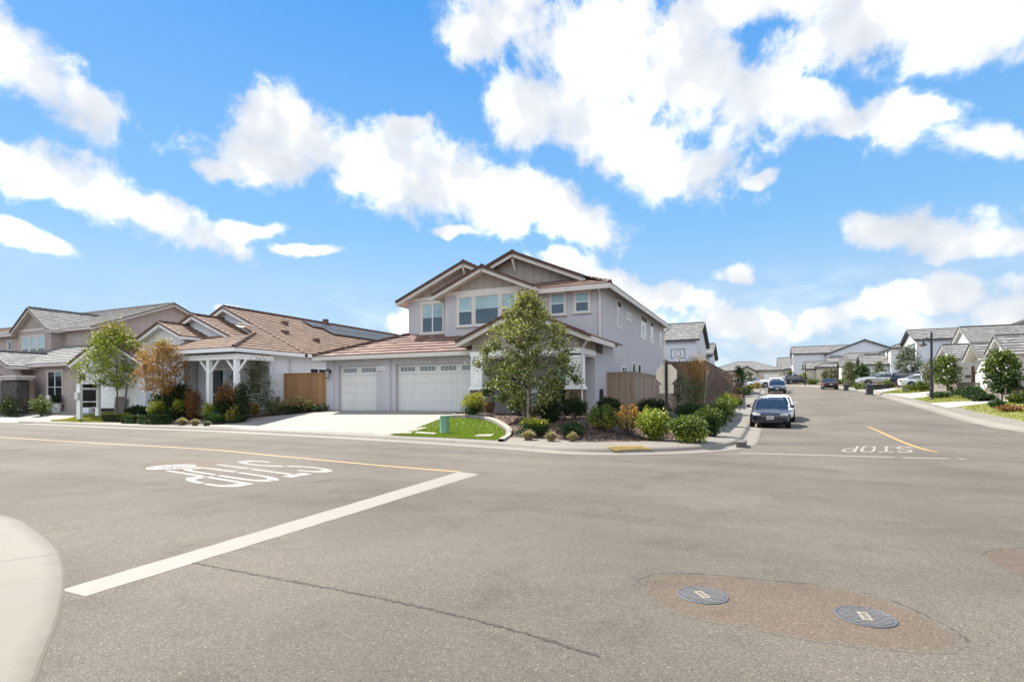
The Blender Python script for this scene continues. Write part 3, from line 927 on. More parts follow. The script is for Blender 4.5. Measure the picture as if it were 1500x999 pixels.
# garage
GV = 22.3
def gwall(u0, u1, z0_, z1_, v0=GV, v1=GV + .35): W.box(u0, u1, v0, v1, z0_, z1_)
gwall(-21.36, -20.56, z0, 3.42); gwall(-18.07, -16.84, z0, 3.42); gwall(-12.1, -11.38, z0, 3.42)
gwall(-20.56, -18.07, 3.09, 3.42); gwall(-16.84, -12.1, 3.09, 3.42)
W.box(-20.56, -11.5, GV + .9, GV + 1.0, z0, 3.4)
wallU(-21.36, GV + .35, 32, z0, 3.42); wallV(-21.36, -17.72, 32, z0, 3.42)
# flat pilasters beside the doors
for a, b in ((-21.36, -20.86), (-17.72, -17.15)): W.box(a, b, GV - .06, GV, z0, 3.40)
H.garage_door((-20.56, GV + .22), (-18.07, GV + .22), PZ - .02, 3.09, (0, -1), 4, 5, 2)
H.garage_door((-16.84, GV + .22), (-12.1, GV + .22), PZ - .02, 3.09, (0, -1), 8, 5, 4)
# garage roof skirt
ze = 3.5
H.shed([(-21.9, 21.8, ze), (-11.6, 21.8, ze), (-11.6, 24.62, 4.72), (-17.7, 24.62, 4.72)], [(0, 1)])
H.shed([(-21.9, 21.8, ze), (-17.7, 24.62, 4.72), (-17.7, 31, 4.72), (-21.9, 32.4, ze)], [(0, 3)])
H.ridgecap((-21.9, 21.8, ze + .12), (-17.7, 24.62, 4.84))
# upper roofs
sl = .42
H.gable(-17.72, -10.42, 24.6, 40.75, ZE, ZE + .02, 'V', sl, .5, .45, .4, walls=False, face0='siding', belly=.18, fasc=.15)
H.gable(-15.04, -10.25, 24.0, 29.0, ZE, ZE + .04, 'V', sl, .42, .5, 0, walls=False, face0='siding', belly=.2, fasc=.15)
# main roof: ridge over U=-11.7, gable face standing on a skirt of tiles
RU, RZ = -11.7, 8.78
er = UR + .45; zer = ZE - .42 * .45 + .1
el_ = -17.0
roof_plane(H.roof, [(er, 24.05, zer), (er, 41.2, zer), (RU, 41.2, RZ), (RU, 28.0, RZ), (RU, 25.45, RZ), (-8.05, 25.2, zer + sl * 1.2 + .15)][:4] + [(RU, 25.0, RZ), (-8.0, 25.0, zer + sl * 1.55)], H.course)
roof_plane(H.roof, [(RU, 25.0, RZ), (RU, 41.2, RZ), (el_, 41.2, RZ - sl * (RU - el_)), (el_, 25.0, RZ - sl * (RU - el_))], H.course)
roof_plane(H.roof, [(-10.9, 24.0, zer), (er, 24.05, zer), (-8.0, 25.6, zer + sl * 1.55), (-10.9, 25.6, zer + sl * 1.55)], H.course)
H.ridgecap((er, 24.05, zer), (-8.0, 25.6, zer + sl * 1.55))
H.ridgecap((RU, 25.0, RZ), (RU, 41.2, RZ))
zb = zer + sl * 1.55
H.siding.poly([(-15.2, 25.5, zb), (-8.0, 25.5, zb), (-8.0, 25.5, zb + .05), (RU, 25.5, RZ - .06), (-15.2, 25.5, RZ - .06 - sl * 3.5)])
u = -14.6
while u < -8.4:
    zt = RZ - .1 - sl * abs(u - RU)
    if zt > zb + .1: H.siding.bar((u, 25.485, zb), (u, 25.485, zt), .05, .025, (0, 1, 0))
    u += .48
for a in (-15.4, -7.85):
    H.trim.bar((a, 25.05, RZ - .12 - sl * abs(a - RU)), (RU, 25.05, RZ - .12), .05, .17)
    H.ridge.bar((a, 25.02, RZ + .05 - sl * abs(a - RU)), (RU, 25.02, RZ + .05), .22, .11)
# eave boards
H.trim.bar((er, 24.05, zer - .1), (er, 41.2, zer - .1), .05, .22)
H.trim.bar((-10.0, 24.03, zer - .1), (er, 24.03, zer - .1), .05, .22)
H.soffit.poly([(UR, 24.0, ZE), (er, 24.05, zer - .17), (er, 41.2, zer - .17), (UR, 41.2, ZE)])
H.soffit.poly([(-10.25, 24.5, ZE), (UR, 24.5, ZE), (er, 24.05, zer - .17), (-10.0, 24.05, zer - .17)])
# gable braces
for (u, v, z) in ((-14.07, 24.15, ZE + 1.5), (RU, 25.05, RZ - .25)):
    H.trim.bar((u, v + .03, z - .05), (u, v + .4, z - .62), .1, .12)
# porch gable
H.gable(-12.1, UR + .12, 21.3, 24.5, 3.5, 3.98, 'V', sl, .42, .4, 0, walls=False, face0='siding', fasc=.2)
H.siding.box(-11.95, -6.9, 21.32, 21.42, 3.48, 4.02); 
H.siding.box(UR - .05, UR + .02, 21.42, 23.26, 3.48, 4.0)
for i in range(10): H.siding.box(-11.7 + i * .52, -11.65 + i * .52, 21.29, 21.32, 3.5, 4.0)
for i in range(4): H.siding.box(UR + .02, UR + .045, 21.6 + i * .45, 21.65 + i * .45, 3.5, 4.0)
H.trim.bar((-7.0 + .45, 20.9, 3.98), (-7.0 + .45, 26.1, 3.98), .05, .2)
roof_plane(H.roof, [(UR + .0, 24.4, 4.14), (UR + .5, 24.4, 3.94), (UR + .5, 26.15, 3.94), (UR + .0, 26.15, 4.14)], H.course)
parts = H.finish()
# porch beam, pillars, slab
b = MB(); b.box(-12.0, UR + .05, 21.25, 21.85, 3.27, 3.49); b.box(UR - .5, UR + .04, 21.85, 23.26, 3.27, 3.49)
part(b, 'porch_beam', WHITE_TRIM, H.root)
b = MB(); b.box(-11.4, UR, 21.3, 23.26, 3.2, 3.26); part(b, 'porch_ceiling', TRIM, H.root)
for u0, u1 in ((-11.98, -11.4), (-7.5, -6.86)):
    b = MB(); b.box(u0, u1, 21.3, 21.85, 1.95, 3.27)
    for (p, q) in ((u0, u0 + .1), (u1 - .1, u1)): b.box(p, q, 21.275, 21.3, 2.02, 3.2)
    b.box(u0 + .1, u1 - .1, 21.275, 21.3, 3.08, 3.2); b.box(u0 + .1, u1 - .1, 21.275, 21.3, 2.02, 2.12)
    b.box(u0 - .05, u1 + .05, 21.25, 21.9, 1.86, 1.95); b.box(u0 - .08, u1 + .08, 21.22, 21.93, 1.8, 1.86)
    p = part(b, 'pillar', WHITE_TRIM, H.root)
    b = MB(); b.box(u0 - .03, u1 + .03, 21.27, 21.88, PZ - .35, 1.8); part(b, 'stone_base', STONE, p)
b = MB(); b.box(-11.4, -6.9, 20.75, 23.24, PZ - .35, PZ + .04); part(b, 'porch_slab', CONC_PLAIN, H.root)
b = MB(); b.box(-10.9, -9.9, 23.2, 23.25, PZ + .04, 3.0); b.box(-10.98, -10.9, 23.17, 23.25, PZ + .04, 3.08, 1); b.box(-9.9, -9.82, 23.17, 23.25, PZ + .04, 3.08, 1); b.box(-10.98, -9.82, 23.17, 23.25, 3.0, 3.08, 1)
d = part(b, 'front_door', [M('dark_door_paint', (.03, .025, .025), .4, .1), WHITE_TRIM], H.root)
b = MB(); b.tube([(-10.0, 23.14, 1.8), (-10.0, 23.2, 1.8)], .03, 10); part(b, 'handle', METAL_DARK, d)
F = (1, 0, 0); N = (0, -1, 0)
H.window((-8.4, 23.26, 2.0), F, N, 1.1, 1.7, .1, 1, True, True, .0)
# upper windows
H.window((-16.17, 24.6, 5.68), F, N, 1.3, 1.52, .11, 2, False, True, .48)
H.window((-13.81, 24.0, 5.8), F, N, .8, 1.42, .1, 1, True, True, .52, tr=.07)
H.window((-12.60, 24.0, 5.8), F, N, 1.32, 1.42, .1, 1, False, True, .45, tl=.075, tr=.075)
H.window((-11.38, 24.0, 5.8), F, N, .8, 1.42, .1, 1, True, True, .5, tl=.08)
H.window((-9.05, 24.5, 5.92), F, N, .68, .98, .1, 1, True, True, .5)
H.window((-7.84, 24.5, 5.92), F, N, .64, .9, .1, 1, True, True, .5)
F2 = (0, 1, 0); N2 = (1, 0, 0)
for v0, v1, za, zb_, cols, sash in ((27.15, 28.0, 5.04, 6.36, 1, True), (29.2, 30.3, 5.67, 6.04, 2, False), (32.89, 34.5, 5.02, 6.43, 2, False), (35.75, 36.75, 5.03, 6.4, 1, True), (39.0, 40.05, 5.04, 6.34, 1, True)):
    H.window((UR, (v0 + v1) / 2, (za + zb_) / 2), F2, N2, v1 - v0, zb_ - za, 0, cols, sash, False, .0, H.m['vinyl'], glass='glass_sky')
H.window((UR, 28.6, 2.85), F2, N2, .95, .45, 0, 2, False, False, 0, VINYL)
H.window((UR, 30.9, 2.9), F2, N2, .8, 1.0, 0, 1, False, False, 0, VINYL)
H.window((UR, 32.4, 2.9), F2, N2, .8, 1.0, 0, 1, False, False, 0, VINYL)
# downspouts, lights, number plate, meter pipe
b = MB(); b.tube([(UR - .12, 24.05, ZE - .2), (UR - .12, 24.42, ZE - .4), (UR - .12, 24.43, 4.1)], .045, 8)
part(b, 'downspout', METAL_WHITE, H.root)
b = MB(); b.tube([(UR + .42, 20.98, 3.85), (UR + .3, 21.05, 3.7), (UR + .06, 21.22, 3.45), (UR + .06, 21.22, 1.0), (UR + .12, 21.1, .72)], .05, 8)
part(b, 'downspout', METAL_WHITE, H.root)
b = MB(); b.tube([(UR + .4, 41.0, ZE - .2), (UR + .05, 40.9, ZE - .5), (UR + .05, 40.9, .9)], .05, 8)
part(b, 'downspout', METAL_WHITE, H.root)
b = MB(); b.tube([(UR + .06, 23.9, .8), (UR + .06, 23.9, 1.75), (UR + .02, 24.0, 1.8)], .03, 8); b.box(UR + .002, UR + .1, 24.0, 24.25, 1.4, 1.85)
part(b, 'meter_pipe', METAL_DARK, H.root)
b = MB()
b.box(-21.12, -21.0, GV - .14, GV - .06, 2.78, 2.9); b.tube([(-21.06, GV - .1, 2.9), (-21.06, GV - .22, 3.02), (-21.06, GV - .3, 2.96)], .015, 6)
b.lathe([(.02, .16), (.12, .1), (.125, .08), (.1, .06)], (-21.06, GV - .3, 2.8), 6); b.lathe([(.09, 0), (.085, .02), (.02, -.03)], (-21.06, GV - .3, 2.48), 6)
for k in range(6):
    a = k * math.pi / 3; b.tube([(-21.06 + .085 * math.cos(a), GV - .3 + .085 * math.sin(a), 2.48), (-21.06 + .1 * math.cos(a), GV - .3 + .1 * math.sin(a), 2.86)], .008, 4)
l = part(b, 'wall_lamp', METAL_DARK, H.root)
b = MB(); b.lathe([(.07, 0), (.09, .36)], (-21.06, GV - .3, 2.49), 6); part(b, 'glass', M_glass('lamp_glass', (.4, .38, .33), 1.5, .2), l)
b = MB(); b.box(-17.95, -17.45, GV - .1, GV - .06, 2.84, 3.02); pl = part(b, 'number_plate', VINYL, H.root)
b = MB()
for i, wd in enumerate((.05, .06, .05, .06)): b.box(-17.9 + i * .11, -17.9 + i * .11 + wd, GV - .104, GV - .1, 2.88, 2.98)
part(b, 'lettering', M('plate_grey', (.3, .3, .3)), pl)
# ------------------------------------------------------------------ neighbours on the left
WHITE_WALL = M('white_stucco', (.66, .68, .71), .9, .05, .5, .4, 60, streak=.25)
MAUVE_WALL = M('brown_mauve_stucco', (.38, .315, .29), .92, .08, .5, .4, 60, .05, streak=.3)
PALE_TRIM = M('pale_taupe_trim', (.52, .47, .43), .6, .08)
SOLAR_SHEEN = M_glass('solar_cell_sky_sheen', (.30, .38, .50), 2.6, .1); SOLAR_SHEEN.node_tree.nodes['Principled BSDF'].inputs['Metallic'].default_value = .75  # pale blue metallic base puts the sky's reflection into the dark cells
Fx, Nx = (1, 0, 0), (0, -1, 0)
H1 = House('single_storey_house', 'white single storey house with brown tile roof, braced porch posts and roof solar panels', (-31, 26, PZ),
           dict(BASE_MATS, wall=WHITE_WALL, siding=WHITE_WALL, roof=TILE_BROWN, ridge=RIDGE_BROWN, trim=WHITE_TRIM))
W = H1.wall
# garage
H1.gable(-39.9, -33.2, 20.0, 25.0, .4, 3.62, 'V', .42, .4, .45, 0, walls=False, fasc=.2)
for a, b, c, d in ((-39.9, -39.0, .4, 3.62), (-34.1, -33.2, .4, 3.62), (-39.0, -34.1, 3.1, 3.62)): W.box(a, b, 20.0, 20.3, c, d)
H1.garage_door((-39.0, 20.2), (-34.1, 20.2), .78, 3.1, (0, -1), 8, 5, 0, WHITE_TRIM)
W.poly([(-33.2, 20.3, .4), (-33.2, 25, .4), (-33.2, 25, 3.62), (-33.2, 20.3, 3.62)])
W.poly([(-39.9, 20.3, .4), (-39.9, 30, .4), (-39.9, 30, 3.62), (-39.9, 20.3, 3.62)])
# raised entry gable
H1.gable(-33.9, -30.45, 20.5, 25, .4, 4.98, 'V', .42, .3, .35, 0, face0='wall', fasc=.16)
# porch gable wall and main roof
H1.gable(-35.0, -27.9, 22.0, 28, 3.3, 4.82, 'V', .42, .25, .35, 0, face0='wall', fasc=.18)
H1.gable(-37.5, -24.5, 23.8, 41, .4, 4.06, 'V', .455, .4, .4, .4, face0='wall', fasc=.2)
H1.shed([(-30.4, 18.8, 3.86), (-24.1, 18.8, 3.86), (-26.6, 22.1, 4.99), (-30.4, 22.1, 4.99)], [(0, 1)])
H1.shed([(-24.1, 18.8, 3.86), (-24.1, 23.6, 3.86), (-28.2, 23.6, 5.72), (-28.2, 22.1, 5.72), (-26.6, 22.1, 4.99)], [(0, 1)])
H1.ridgecap((-24.1, 18.8, 3.97), (-26.6, 22.1, 5.1))
W.box(-30.4, -24.52, 21.3, 21.5, .4, 3.9); W.poly([(-24.5, 21.3, .4), (-24.5, 23.8, .4), (-24.5, 23.8, 4.0), (-24.5, 21.3, 4.0)])
H1.finish()
b = MB(); b.box(-30.4, -24.2, 19.05, 19.35, 3.4, 3.68); b.box(-24.5, -24.2, 19.35, 21.3, 3.4, 3.68)
part(b, 'porch_beam', WHITE_TRIM, H1.root)
for u in (-26.45, -24.4):
    b = MB(); b.box(u - .11, u + .11, 19.08, 19.3, .5, 3.4); b.box(u - .15, u + .15, 19.04, 19.34, .5, 1.0)
    for sg in (-1, 1): b.bar((u + sg * .1, 19.2, 2.75), (u + sg * .75, 19.2, 3.42), .09, .09, (0, 1, 0))
    part(b, 'porch_post', WHITE_TRIM, H1.root)
b = MB(); b.box(-30.4, -24.2, 18.95, 21.3, .5, .82); part(b, 'porch_slab', CONC_PLAIN, H1.root)
b = MB(); b.box(-29.1, -28.3, 21.22, 21.28, .83, 3.0); part(b, 'front_door', M('navy_door', (.012, .014, .02), .4), H1.root)
H1.window((-27.9, 21.3, 2.35), Fx, Nx, 1.7, 1.35, .1, 2, False, True, 0)
H1.window((-25.6, 21.3, 2.35), Fx, Nx, .9, 1.35, .1, 1, False, True, 0)
H1.window((-24.5, 24.85, 2.75), (0, 1, 0), (1, 0, 0), 1.3, .85, 0, 2, False, False, 0, VINYL)
H1.window((-31.9, 20.5, 3.9), Fx, Nx, .5, .5, .06, 1, False, False, 0)
b = MB(); b.tube([(-24.15, 22.6, 3.7), (-24.4, 22.7, 3.5), (-24.42, 22.7, .9)], .045, 6); part(b, 'downspout', METAL_WHITE, H1.root)
b = MB(); b.tube([(-30.2, 21.6, 4.7), (-30.4, 21.6, 4.5), (-30.4, 21.6, 3.7)], .04, 6); part(b, 'downspout', METAL_WHITE, H1.root)
# solar panels lie on the east slope
def zroof1(u): return 4.06 + .10 + .455 * (-24.5 - u)
sol = thing('solar_array', 'dark blue solar panels laid along the brown roof slope', 'solar panels', (-28.5, 34, zroof1(-28.5)))
k = 0
for r_ in range(2):
    for c_ in range(7):
        u0 = -30.35 + r_ * 1.08; u1 = u0 + 1.04; v0 = 29.2 + c_ * 1.72 + (r_ == 1) * .86; v1 = v0 + 1.69
        P = [(u0, v0), (u1, v0), (u1, v1), (u0, v1)]
        mb = MB(); mb.prism([(u, v, zroof1(u) + .13) for u, v in P], (.016, 0, .035), 0)
        mb.prism([(u + .03 * (1 if u == u0 else -1), v + .03 * (1 if v == v0 else -1), zroof1(u + .03 * (1 if u == u0 else -1)) + .165) for u, v in P], (.002, 0, .004), 1)
        mb.build('panel', [METAL_DARK, SOLAR_SHEEN], sol, merge=False)
for u, v, h in ((-29.2, 26.6, .22), (-27.3, 24.9, .2), (-26.4, 26.6, .2)):
    mb = MB(); z = zroof1(u); mb.box(u - .14, u + .14, v - .2, v + .2, z, z + h); mb.build('roof_vent', RIDGE_BROWN, H1.root)
mb = MB(); mb.box(-30.7, -30.4, 31.6, 31.9, 6.6, 7.4); mb.build('roof_vent', RIDGE_BROWN, H1.root)
mb = MB(); mb.box(-39.55, -39.35, 19.75, 19.95, 2.5, 2.95); mb.box(-39.5, -39.4, 19.9, 20.0, 2.65, 2.8); mb.build('wall_lamp', METAL_DARK, H1.root)

H2 = House('mauve_house', 'brown mauve two storey house with grey tile roof and arched stone porch', (-52, 28, PZ),
           dict(BASE_MATS, wall=MAUVE_WALL, siding=SIDING, roof=TILE_GREY, ridge=RIDGE_GREY, trim=PALE_TRIM))
H2.gable(24.9, 37.3, -63, -47.9, 3.0, 7.0, 'U', .42, .4, .4, .4, fasc=.2)
H2.gable(-57.0, -52.0, 24.0, 30.5, 3.2, 6.95, 'V', .66, .35, .4, 0, face0='siding', fasc=.2, belly=.2)
H2.wall.box(-63, -47.9, 25.0, 37.2, .4, 3.2)
# single storey front with hipped skirt
H2.shed([(-54.5, 20.0, 3.62), (-40.7, 20.0, 3.62), (-43.6, 24.95, 5.5), (-54.5, 24.95, 5.5)], [(0, 1)])
H2.shed([(-40.7, 20.0, 3.62), (-40.7, 29, 3.62), (-43.6, 27, 5.5), (-43.6, 24.95, 5.5)], [(0, 1)])
H2.shed([(-47.9, 30.0, 5.5), (-43.6, 24.95, 5.5), (-43.6, 27, 5.5)], [])
H2.ridgecap((-40.7, 20.0, 3.74), (-43.6, 24.95, 5.62))
H2.wall.box(-46.2, -41.1, 20.5, 29, .4, 3.55)
def arched(mb, a, v0, v1, z0, z1, openings, th):
    """front wall with round-headed openings: one strip per pier and a curved head"""
    x = a[0]
    for (o0, o1, zs_, zt) in openings:
        mb.box(x, o0, v0, v1, z0, z1); n = 10
        for i in range(n):
            t0 = i / n; t1 = (i + 1) / n
            f = lambda t: zs_ + (zt - zs_) * math.sqrt(max(0, 1 - (2 * t - 1) ** 2))
            xa, xb = o0 + (o1 - o0) * t0, o0 + (o1 - o0) * t1
            mb.prism([(xa, v0, f(t0)), (xb, v0, f(t1)), (xb, v0, z1), (xa, v0, z1)], (0, v1 - v0, 0))
        x = o1
    mb.box(x, a[1], v0, v1, z0, z1)
arched(H2.wall, (-54.5, -46.2), 20.5, 20.85, .4, 3.55, [(-52.6, -50.6, 2.3, 3.1), (-48.6, -46.5, 2.3, 3.15)], .3)
H2.wall.box(-60, -46.2, 23.0, 23.1, .4, 3.4)
# porch gable far left
H2.gable(-50.9, -46.5, 19.3, 22.2, 3.2, 3.6, 'V', .42, .3, .4, 0, walls=False, fasc=.2)
arched(H2.wall, (-50.9, -46.5), 19.35, 19.7, .4, 3.6, [(-50.0, -47.4, 2.5, 3.1)], .3)
H2.finish()
b = MB(); b.box(-58.2, -53.0, 19.2, 19.34, .5, 2.6) if False else None
for u0, u1, v in ((-47.35, -45.0, 18.9), (-51.3, -50.2, 18.9)):
    b = MB(); b.box(u0 + .1, u1 - .1, v, v + .7, .4, 2.5); b.box(u0 + .1, u1 - .1, v + .05, v + .65, 2.5, 2.62)
    p = part(b, 'stone_pier', STONE_GREY, H2.root)
    b = MB(); b.box(u0 - .1, u1 + .1, v - .12, v + .82, 2.62, 2.78); b.box(u0 - .2, u1 + .2, v - .2, v + .9, 2.78, 2.92); part(b, 'cap', PALE_TRIM, p)
b = MB(); b.box(-48.6, -47.0, 22.9, 22.98, .6, 3.0); part(b, 'front_door', M('black_door', (.012, .011, .01), .5), H2.root)
H2.window((-43.9, 20.5, 2.15), Fx, Nx, 1.8, 2.1, .12, 2, True, True, .0)
for i in range(3): H2.window((-55.85 + i * 1.25, 24.0, 5.55), Fx, Nx, .95, 1.75, .1, 1, True, True, .58, tl=None if i == 0 else .15, tr=None if i == 2 else .15)
H2.window((-50.4, 25.0, 5.9), Fx, Nx, .62, 1.25, .1, 1, True, True, 0)
H2.window((-48.4, 25.0, 5.95), Fx, Nx, .55, 1.15, .1, 1, True, True, 0)
H2.window((-60.5, 24.9, 5.6), Fx, Nx, .6, 1.5, .1, 1, True, True, 0)

H0 = House('distant_house', 'lilac two storey house with reddish tile roof showing behind the arched porch house', (-74, 31, PZ),
           dict(BASE_MATS, wall=STUCCO, siding=SIDING, roof=TILE_BROWN, ridge=RIDGE_BROWN, trim=TRIM))
H0.gable(26.5, 37.5, -84, -66.5, .4, 6.9, 'U', .40, .45, .4, .45, fasc=.2); H0.finish()
H0.window((-69, 26.5, 5.7), Fx, Nx, 1.2, 1.3, .1, 1, True, True, .4)

# ------------------------------------------------------------------ side street
PALE_WALL = M('pale_blue_grey_stucco', (.56, .58, .62), .9, .05, .5, .3, 60)
WARM_WALL = M('warm_grey_stucco', (.50, .47, .44), .9, .05, .5, .3, 60)
BEIGE_WALL = M('beige_stucco', (.50, .46, .38), .9, .05, .5, .3, 60)
BRIGHT_WALL = M('white_lap_siding', (.72, .71, .68), .8, .05, .5, .2, 60)
def mats(wall, trim=DARK_TRIM, sid=BRIGHT_WALL, roof=TILE_GREY, ridge=RIDGE_GREY):
    return dict(BASE_MATS, wall=wall, siding=sid, roof=roof, ridge=ridge, trim=trim)
FU, NU = (0, -1, 0), (-1, 0, 0)
def face_boards(h, u, v0, v1, z0, z1, mat=BRIGHT_WALL):
    """white clad front standing just proud of the wall"""
    b = MB(); b.box(u - .06, u - .005, v0, v1, z0, z1); return part(b, 'front_cladding', mat, h.root)
def gdoor_U(h, u, v0, v1, z0, z1, mat=None):
    return h.garage_door((u, v1), (u, v0), z0, z1, (-1, 0), 4, 4, 0, mat or BRIGHT_WALL)

HM = House('gabled_house', 'pale two storey house with plain grey roof rising behind the tall brown fence', (-13, 66, 2.0), mats(PALE_WALL), course=.27)
HM.gable(62, 73, -20, -7, 1.6, 7.72, 'U', .42, .3, .3, .3, fasc=.18)
HM.gable(73, 81, -19, -6.6, 1.6, 6.7, 'U', .42, .3, .3, .3, fasc=.18)
HM.gable(-19.5, -9.0, 56.5, 62, 1.6, 4.9, 'V', .42, .3, .3, 0, fasc=.18)
HM.finish()
for v in (64.0, 66.3, 69): HM.window((-7, v, 6.2), (0, 1, 0), (1, 0, 0), .5, 2.2, 0, 1, True, False, 0, VINYL)
b = MB(); b.box(-11.3, -10.9, 66.0, 66.4, 9.3, 9.85); part(b, 'roof_vent', RIDGE_GREY, HM.root)

HN = House('far_gabled_house', 'grey roofed house showing its roof just above the end of the tall brown fence', (-12, 100, 3.2), mats(WARM_WALL), course=.29)
HN.gable(92, 104, -20, -9.5, 2.8, 6.6, 'U', .45, .3, .3, .3, fasc=.2)
HN.gable(104, 114, -21, -10.5, 2.8, 6.4, 'V', .45, .3, .3, .3, fasc=.2); HN.finish()
HN.window((-9.5, 97, 5.2), (0, 1, 0), (1, 0, 0), 1.2, 1.3, .1, 1, True, True, .3)

# R-a : two steep street gables
HA = House('twin_gable_house', 'grey roofed house with two steep white gables side by side behind the bushy tree', (22, 61, 2.1), mats(WARM_WALL, WHITE_TRIM), course=.26)
HA.gable(57.7, 61.9, 18.0, 27, 1.5, 5.25, 'U', .62, .3, .4, 0, face0='siding', fasc=.18)
HA.gable(61.95, 66.0, 18.0, 27, 1.5, 5.05, 'U', .62, .3, .9, 0, face0='siding', fasc=.18)
HA.gable(21, 34, 57.9, 66.4, 1.5, 5.3, 'V', .42, .3, .3, .3, fasc=.2)
HA.finish()
face_boards(HA, 18.0, 57.75, 61.9, 3.7, 5.25); face_boards(HA, 18.0, 61.98, 65.95, 3.9, 5.05)
gdoor_U(HA, 17.98, 62.4, 65.2, 2.05, 4.0)
HA.window((18.0, 59.8, 3.6), FU, NU, 1.5, 1.5, .1, 2, True, True, .3)
b = MB(); b.box(26.8, 27.4, 63.8, 64.6, 7.3, 8.3); part(b, 'roof_vent', RIDGE_GREY, HA.root)

# R-b
HB = House('front_gable_house', 'pale house with one low white gable and a long grey roof', (25, 78, 2.8), mats(WARM_WALL, WHITE_TRIM), course=.27)
HB.gable(72.8, 77.9, 18.0, 24, 2.2, 5.85, 'U', .5, .3, .4, 0, face0='siding', fasc=.18)
HB.gable(73.2, 86.2, 20.6, 42, 2.2, 6.0, 'U', .53, .3, .35, .3, face0='siding', fasc=.18); HB.finish()
face_boards(HB, 18.0, 72.85, 77.85, 2.6, 5.85)
HB.window((17.94, 75.3, 4.4), FU, NU, 1.6, 1.5, .1, 2, True, True, .3)
gdoor_U(HB, 20.55, 79.0, 84, 2.8, 5.0)
b = MB(); b.box(19.0, 19.5, 72.6, 72.8, 3.6, 3.75); part(b, 'meter_box', METAL_DARK, HB.root)

# R-c : two storeys
HC = House('blue_grey_house', 'tall blue grey two storey house with a wide upper window behind the white hatchback', (24, 94, 3.2), mats(PALE_WALL), course=.27)
HC.gable(88.5, 96.4, 18, 36, 2.6, 9.1, 'U', .38, .3, .35, .3, face0='siding', fasc=.2)
HC.gable(96.5, 104.5, 16.5, 30, 2.6, 8.7, 'U', .38, .3, .3, .3, hip0=True, fasc=.2)
HC.gable(97.5, 103.0, 13.2, 17, 2.6, 6.4, 'U', .5, .3, .3, 0, face0='siding', fasc=.18); HC.finish()
face_boards(HC, 18, 88.55, 96.3, 6.0, 9.1); face_boards(HC, 16.5, 96.55, 104.4, 6.5, 8.7); face_boards(HC, 13.2, 97.5, 103, 3.0, 6.4)
HC.window((17.94, 90.9, 7.6), FU, NU, 3.4, 1.9, .12, 3, True, True, .2)
for v in (98.5, 101.5): HC.window((16.44, v, 7.7), FU, NU, .9, 1.4, .1, 1, True, True, .2)
gdoor_U(HC, 17.98, 89.4, 94.4, 3.2, 5.4)

HD = House('low_grey_house', 'low house with grey hip roof just beyond the tall blue grey house', (19, 114, 3.9), mats(BEIGE_WALL), course=.29)
HD.gable(109, 120, 13.5, 29, 3.4, 7.0, 'U', .45, .3, .3, .3, hip0=True, fasc=.2)
HD.gable(111, 114.6, 11.8, 20, 3.4, 6.8, 'U', .55, .3, .3, 0, face0='siding', fasc=.18); HD.gable(110.2, 112.8, 15.4, 19, 7.0, 7.9, 'U', .6, .2, .2, 0, face0='siding', fasc=.14); HD.finish()
face_boards(HD, 11.8, 111.05, 114.5, 3.9, 6.8)
HE = House('brown_garage_house', 'low house with cream gable front and brown garage door near the far street lamp', (14, 126, 4.3), mats(BEIGE_WALL), course=.29)
HE.gable(120, 132, 8.6, 22, 3.8, 7.2, 'U', .45, .3, .3, .3, hip0=True, fasc=.2)
HE.gable(121, 125.6, 6.8, 14, 3.8, 7.0, 'U', .55, .3, .3, 0, face0='siding', fasc=.18); HE.gable(121.4, 124, 10.6, 14, 7.2, 8.1, 'U', .6, .2, .2, 0, face0='siding', fasc=.14); HE.finish()
face_boards(HE, 6.8, 121.05, 125.5, 4.2, 7.0)
b = MB(); b.box(10.8, 13.6, 119.9, 119.98, 4.3, 6.6); part(b, 'garage_door', M('brown_garage_paint', (.09, .06, .045), .6), HE.root)
HE.window((6.74, 123.3, 5.8), FU, NU, 1.5, 1.3, .1, 2, True, True, .2)
HQ = House('far_white_gable_house', 'lavender two storey house at the street bend with white gable and two square upper windows', (14, 142, 4.7), mats(PALE_WALL), course=.29)
HQ.gable(136, 144, 5.2, 22, 4.2, 11.0, 'U', .42, .3, .3, 0, face0='siding', fasc=.22)
HQ.gable(11.5, 25.5, 135.5, 152, 4.2, 10.6, 'V', .40, .3, .35, .3, fasc=.22); HQ.finish()
face_boards(HQ, 5.2, 136.1, 143.9, 8.2, 11.0)
for v in (138.3, 141.5): HQ.window((5.14, v, 9.6), FU, NU, 1.5, 1.7, .12, 2, True, True, .2)
HQ.window((13.2, 135.5, 9.4), Fx, Nx, 1.8, 1.6, .1, 2, True, True, .1)
b = MB(); b.box(9, 16, 135.42, 135.48, 4.6, 6.9); part(b, 'garage_door', M('dark_grey_garage', (.07, .068, .065), .6), HQ.root)
HP = House('hip_roof_house', 'beige single storey house facing down the street with grey hip roof and shuttered gable window', (-4, 152, 4.9), mats(BEIGE_WALL), course=.29)
HP.gable(147, 161, -14, 3.5, 4.3, 8.0, 'U', .34, .4, .4, .4, hip0=True, hip1=True, fasc=.2)
HP.gable(-6.6, -2.4, 145.2, 152, 4.3, 7.6, 'V', .6, .3, .3, 0, face0='wall', fasc=.22)
HP.gable(148, 162, 2.6, 16, 4.3, 8.3, 'U', .42, .3, .3, .3, fasc=.22); HP.finish()
HP.window((-4.5, 145.2, 6.3), Fx, Nx, 1.4, 1.6, .14, 2, True, True, 0)
for u in (-5.55, -3.45):
    b = MB(); b.box(u - .22, u + .22, 145.14, 145.19, 5.5, 7.1); part(b, 'shutter', DARK_TRIM, HP.root)
b = MB(); b.box(-.8, 2.6, 146.92, 146.98, 4.7, 7.0); part(b, 'garage_door', BRIGHT_WALL, HP.root)
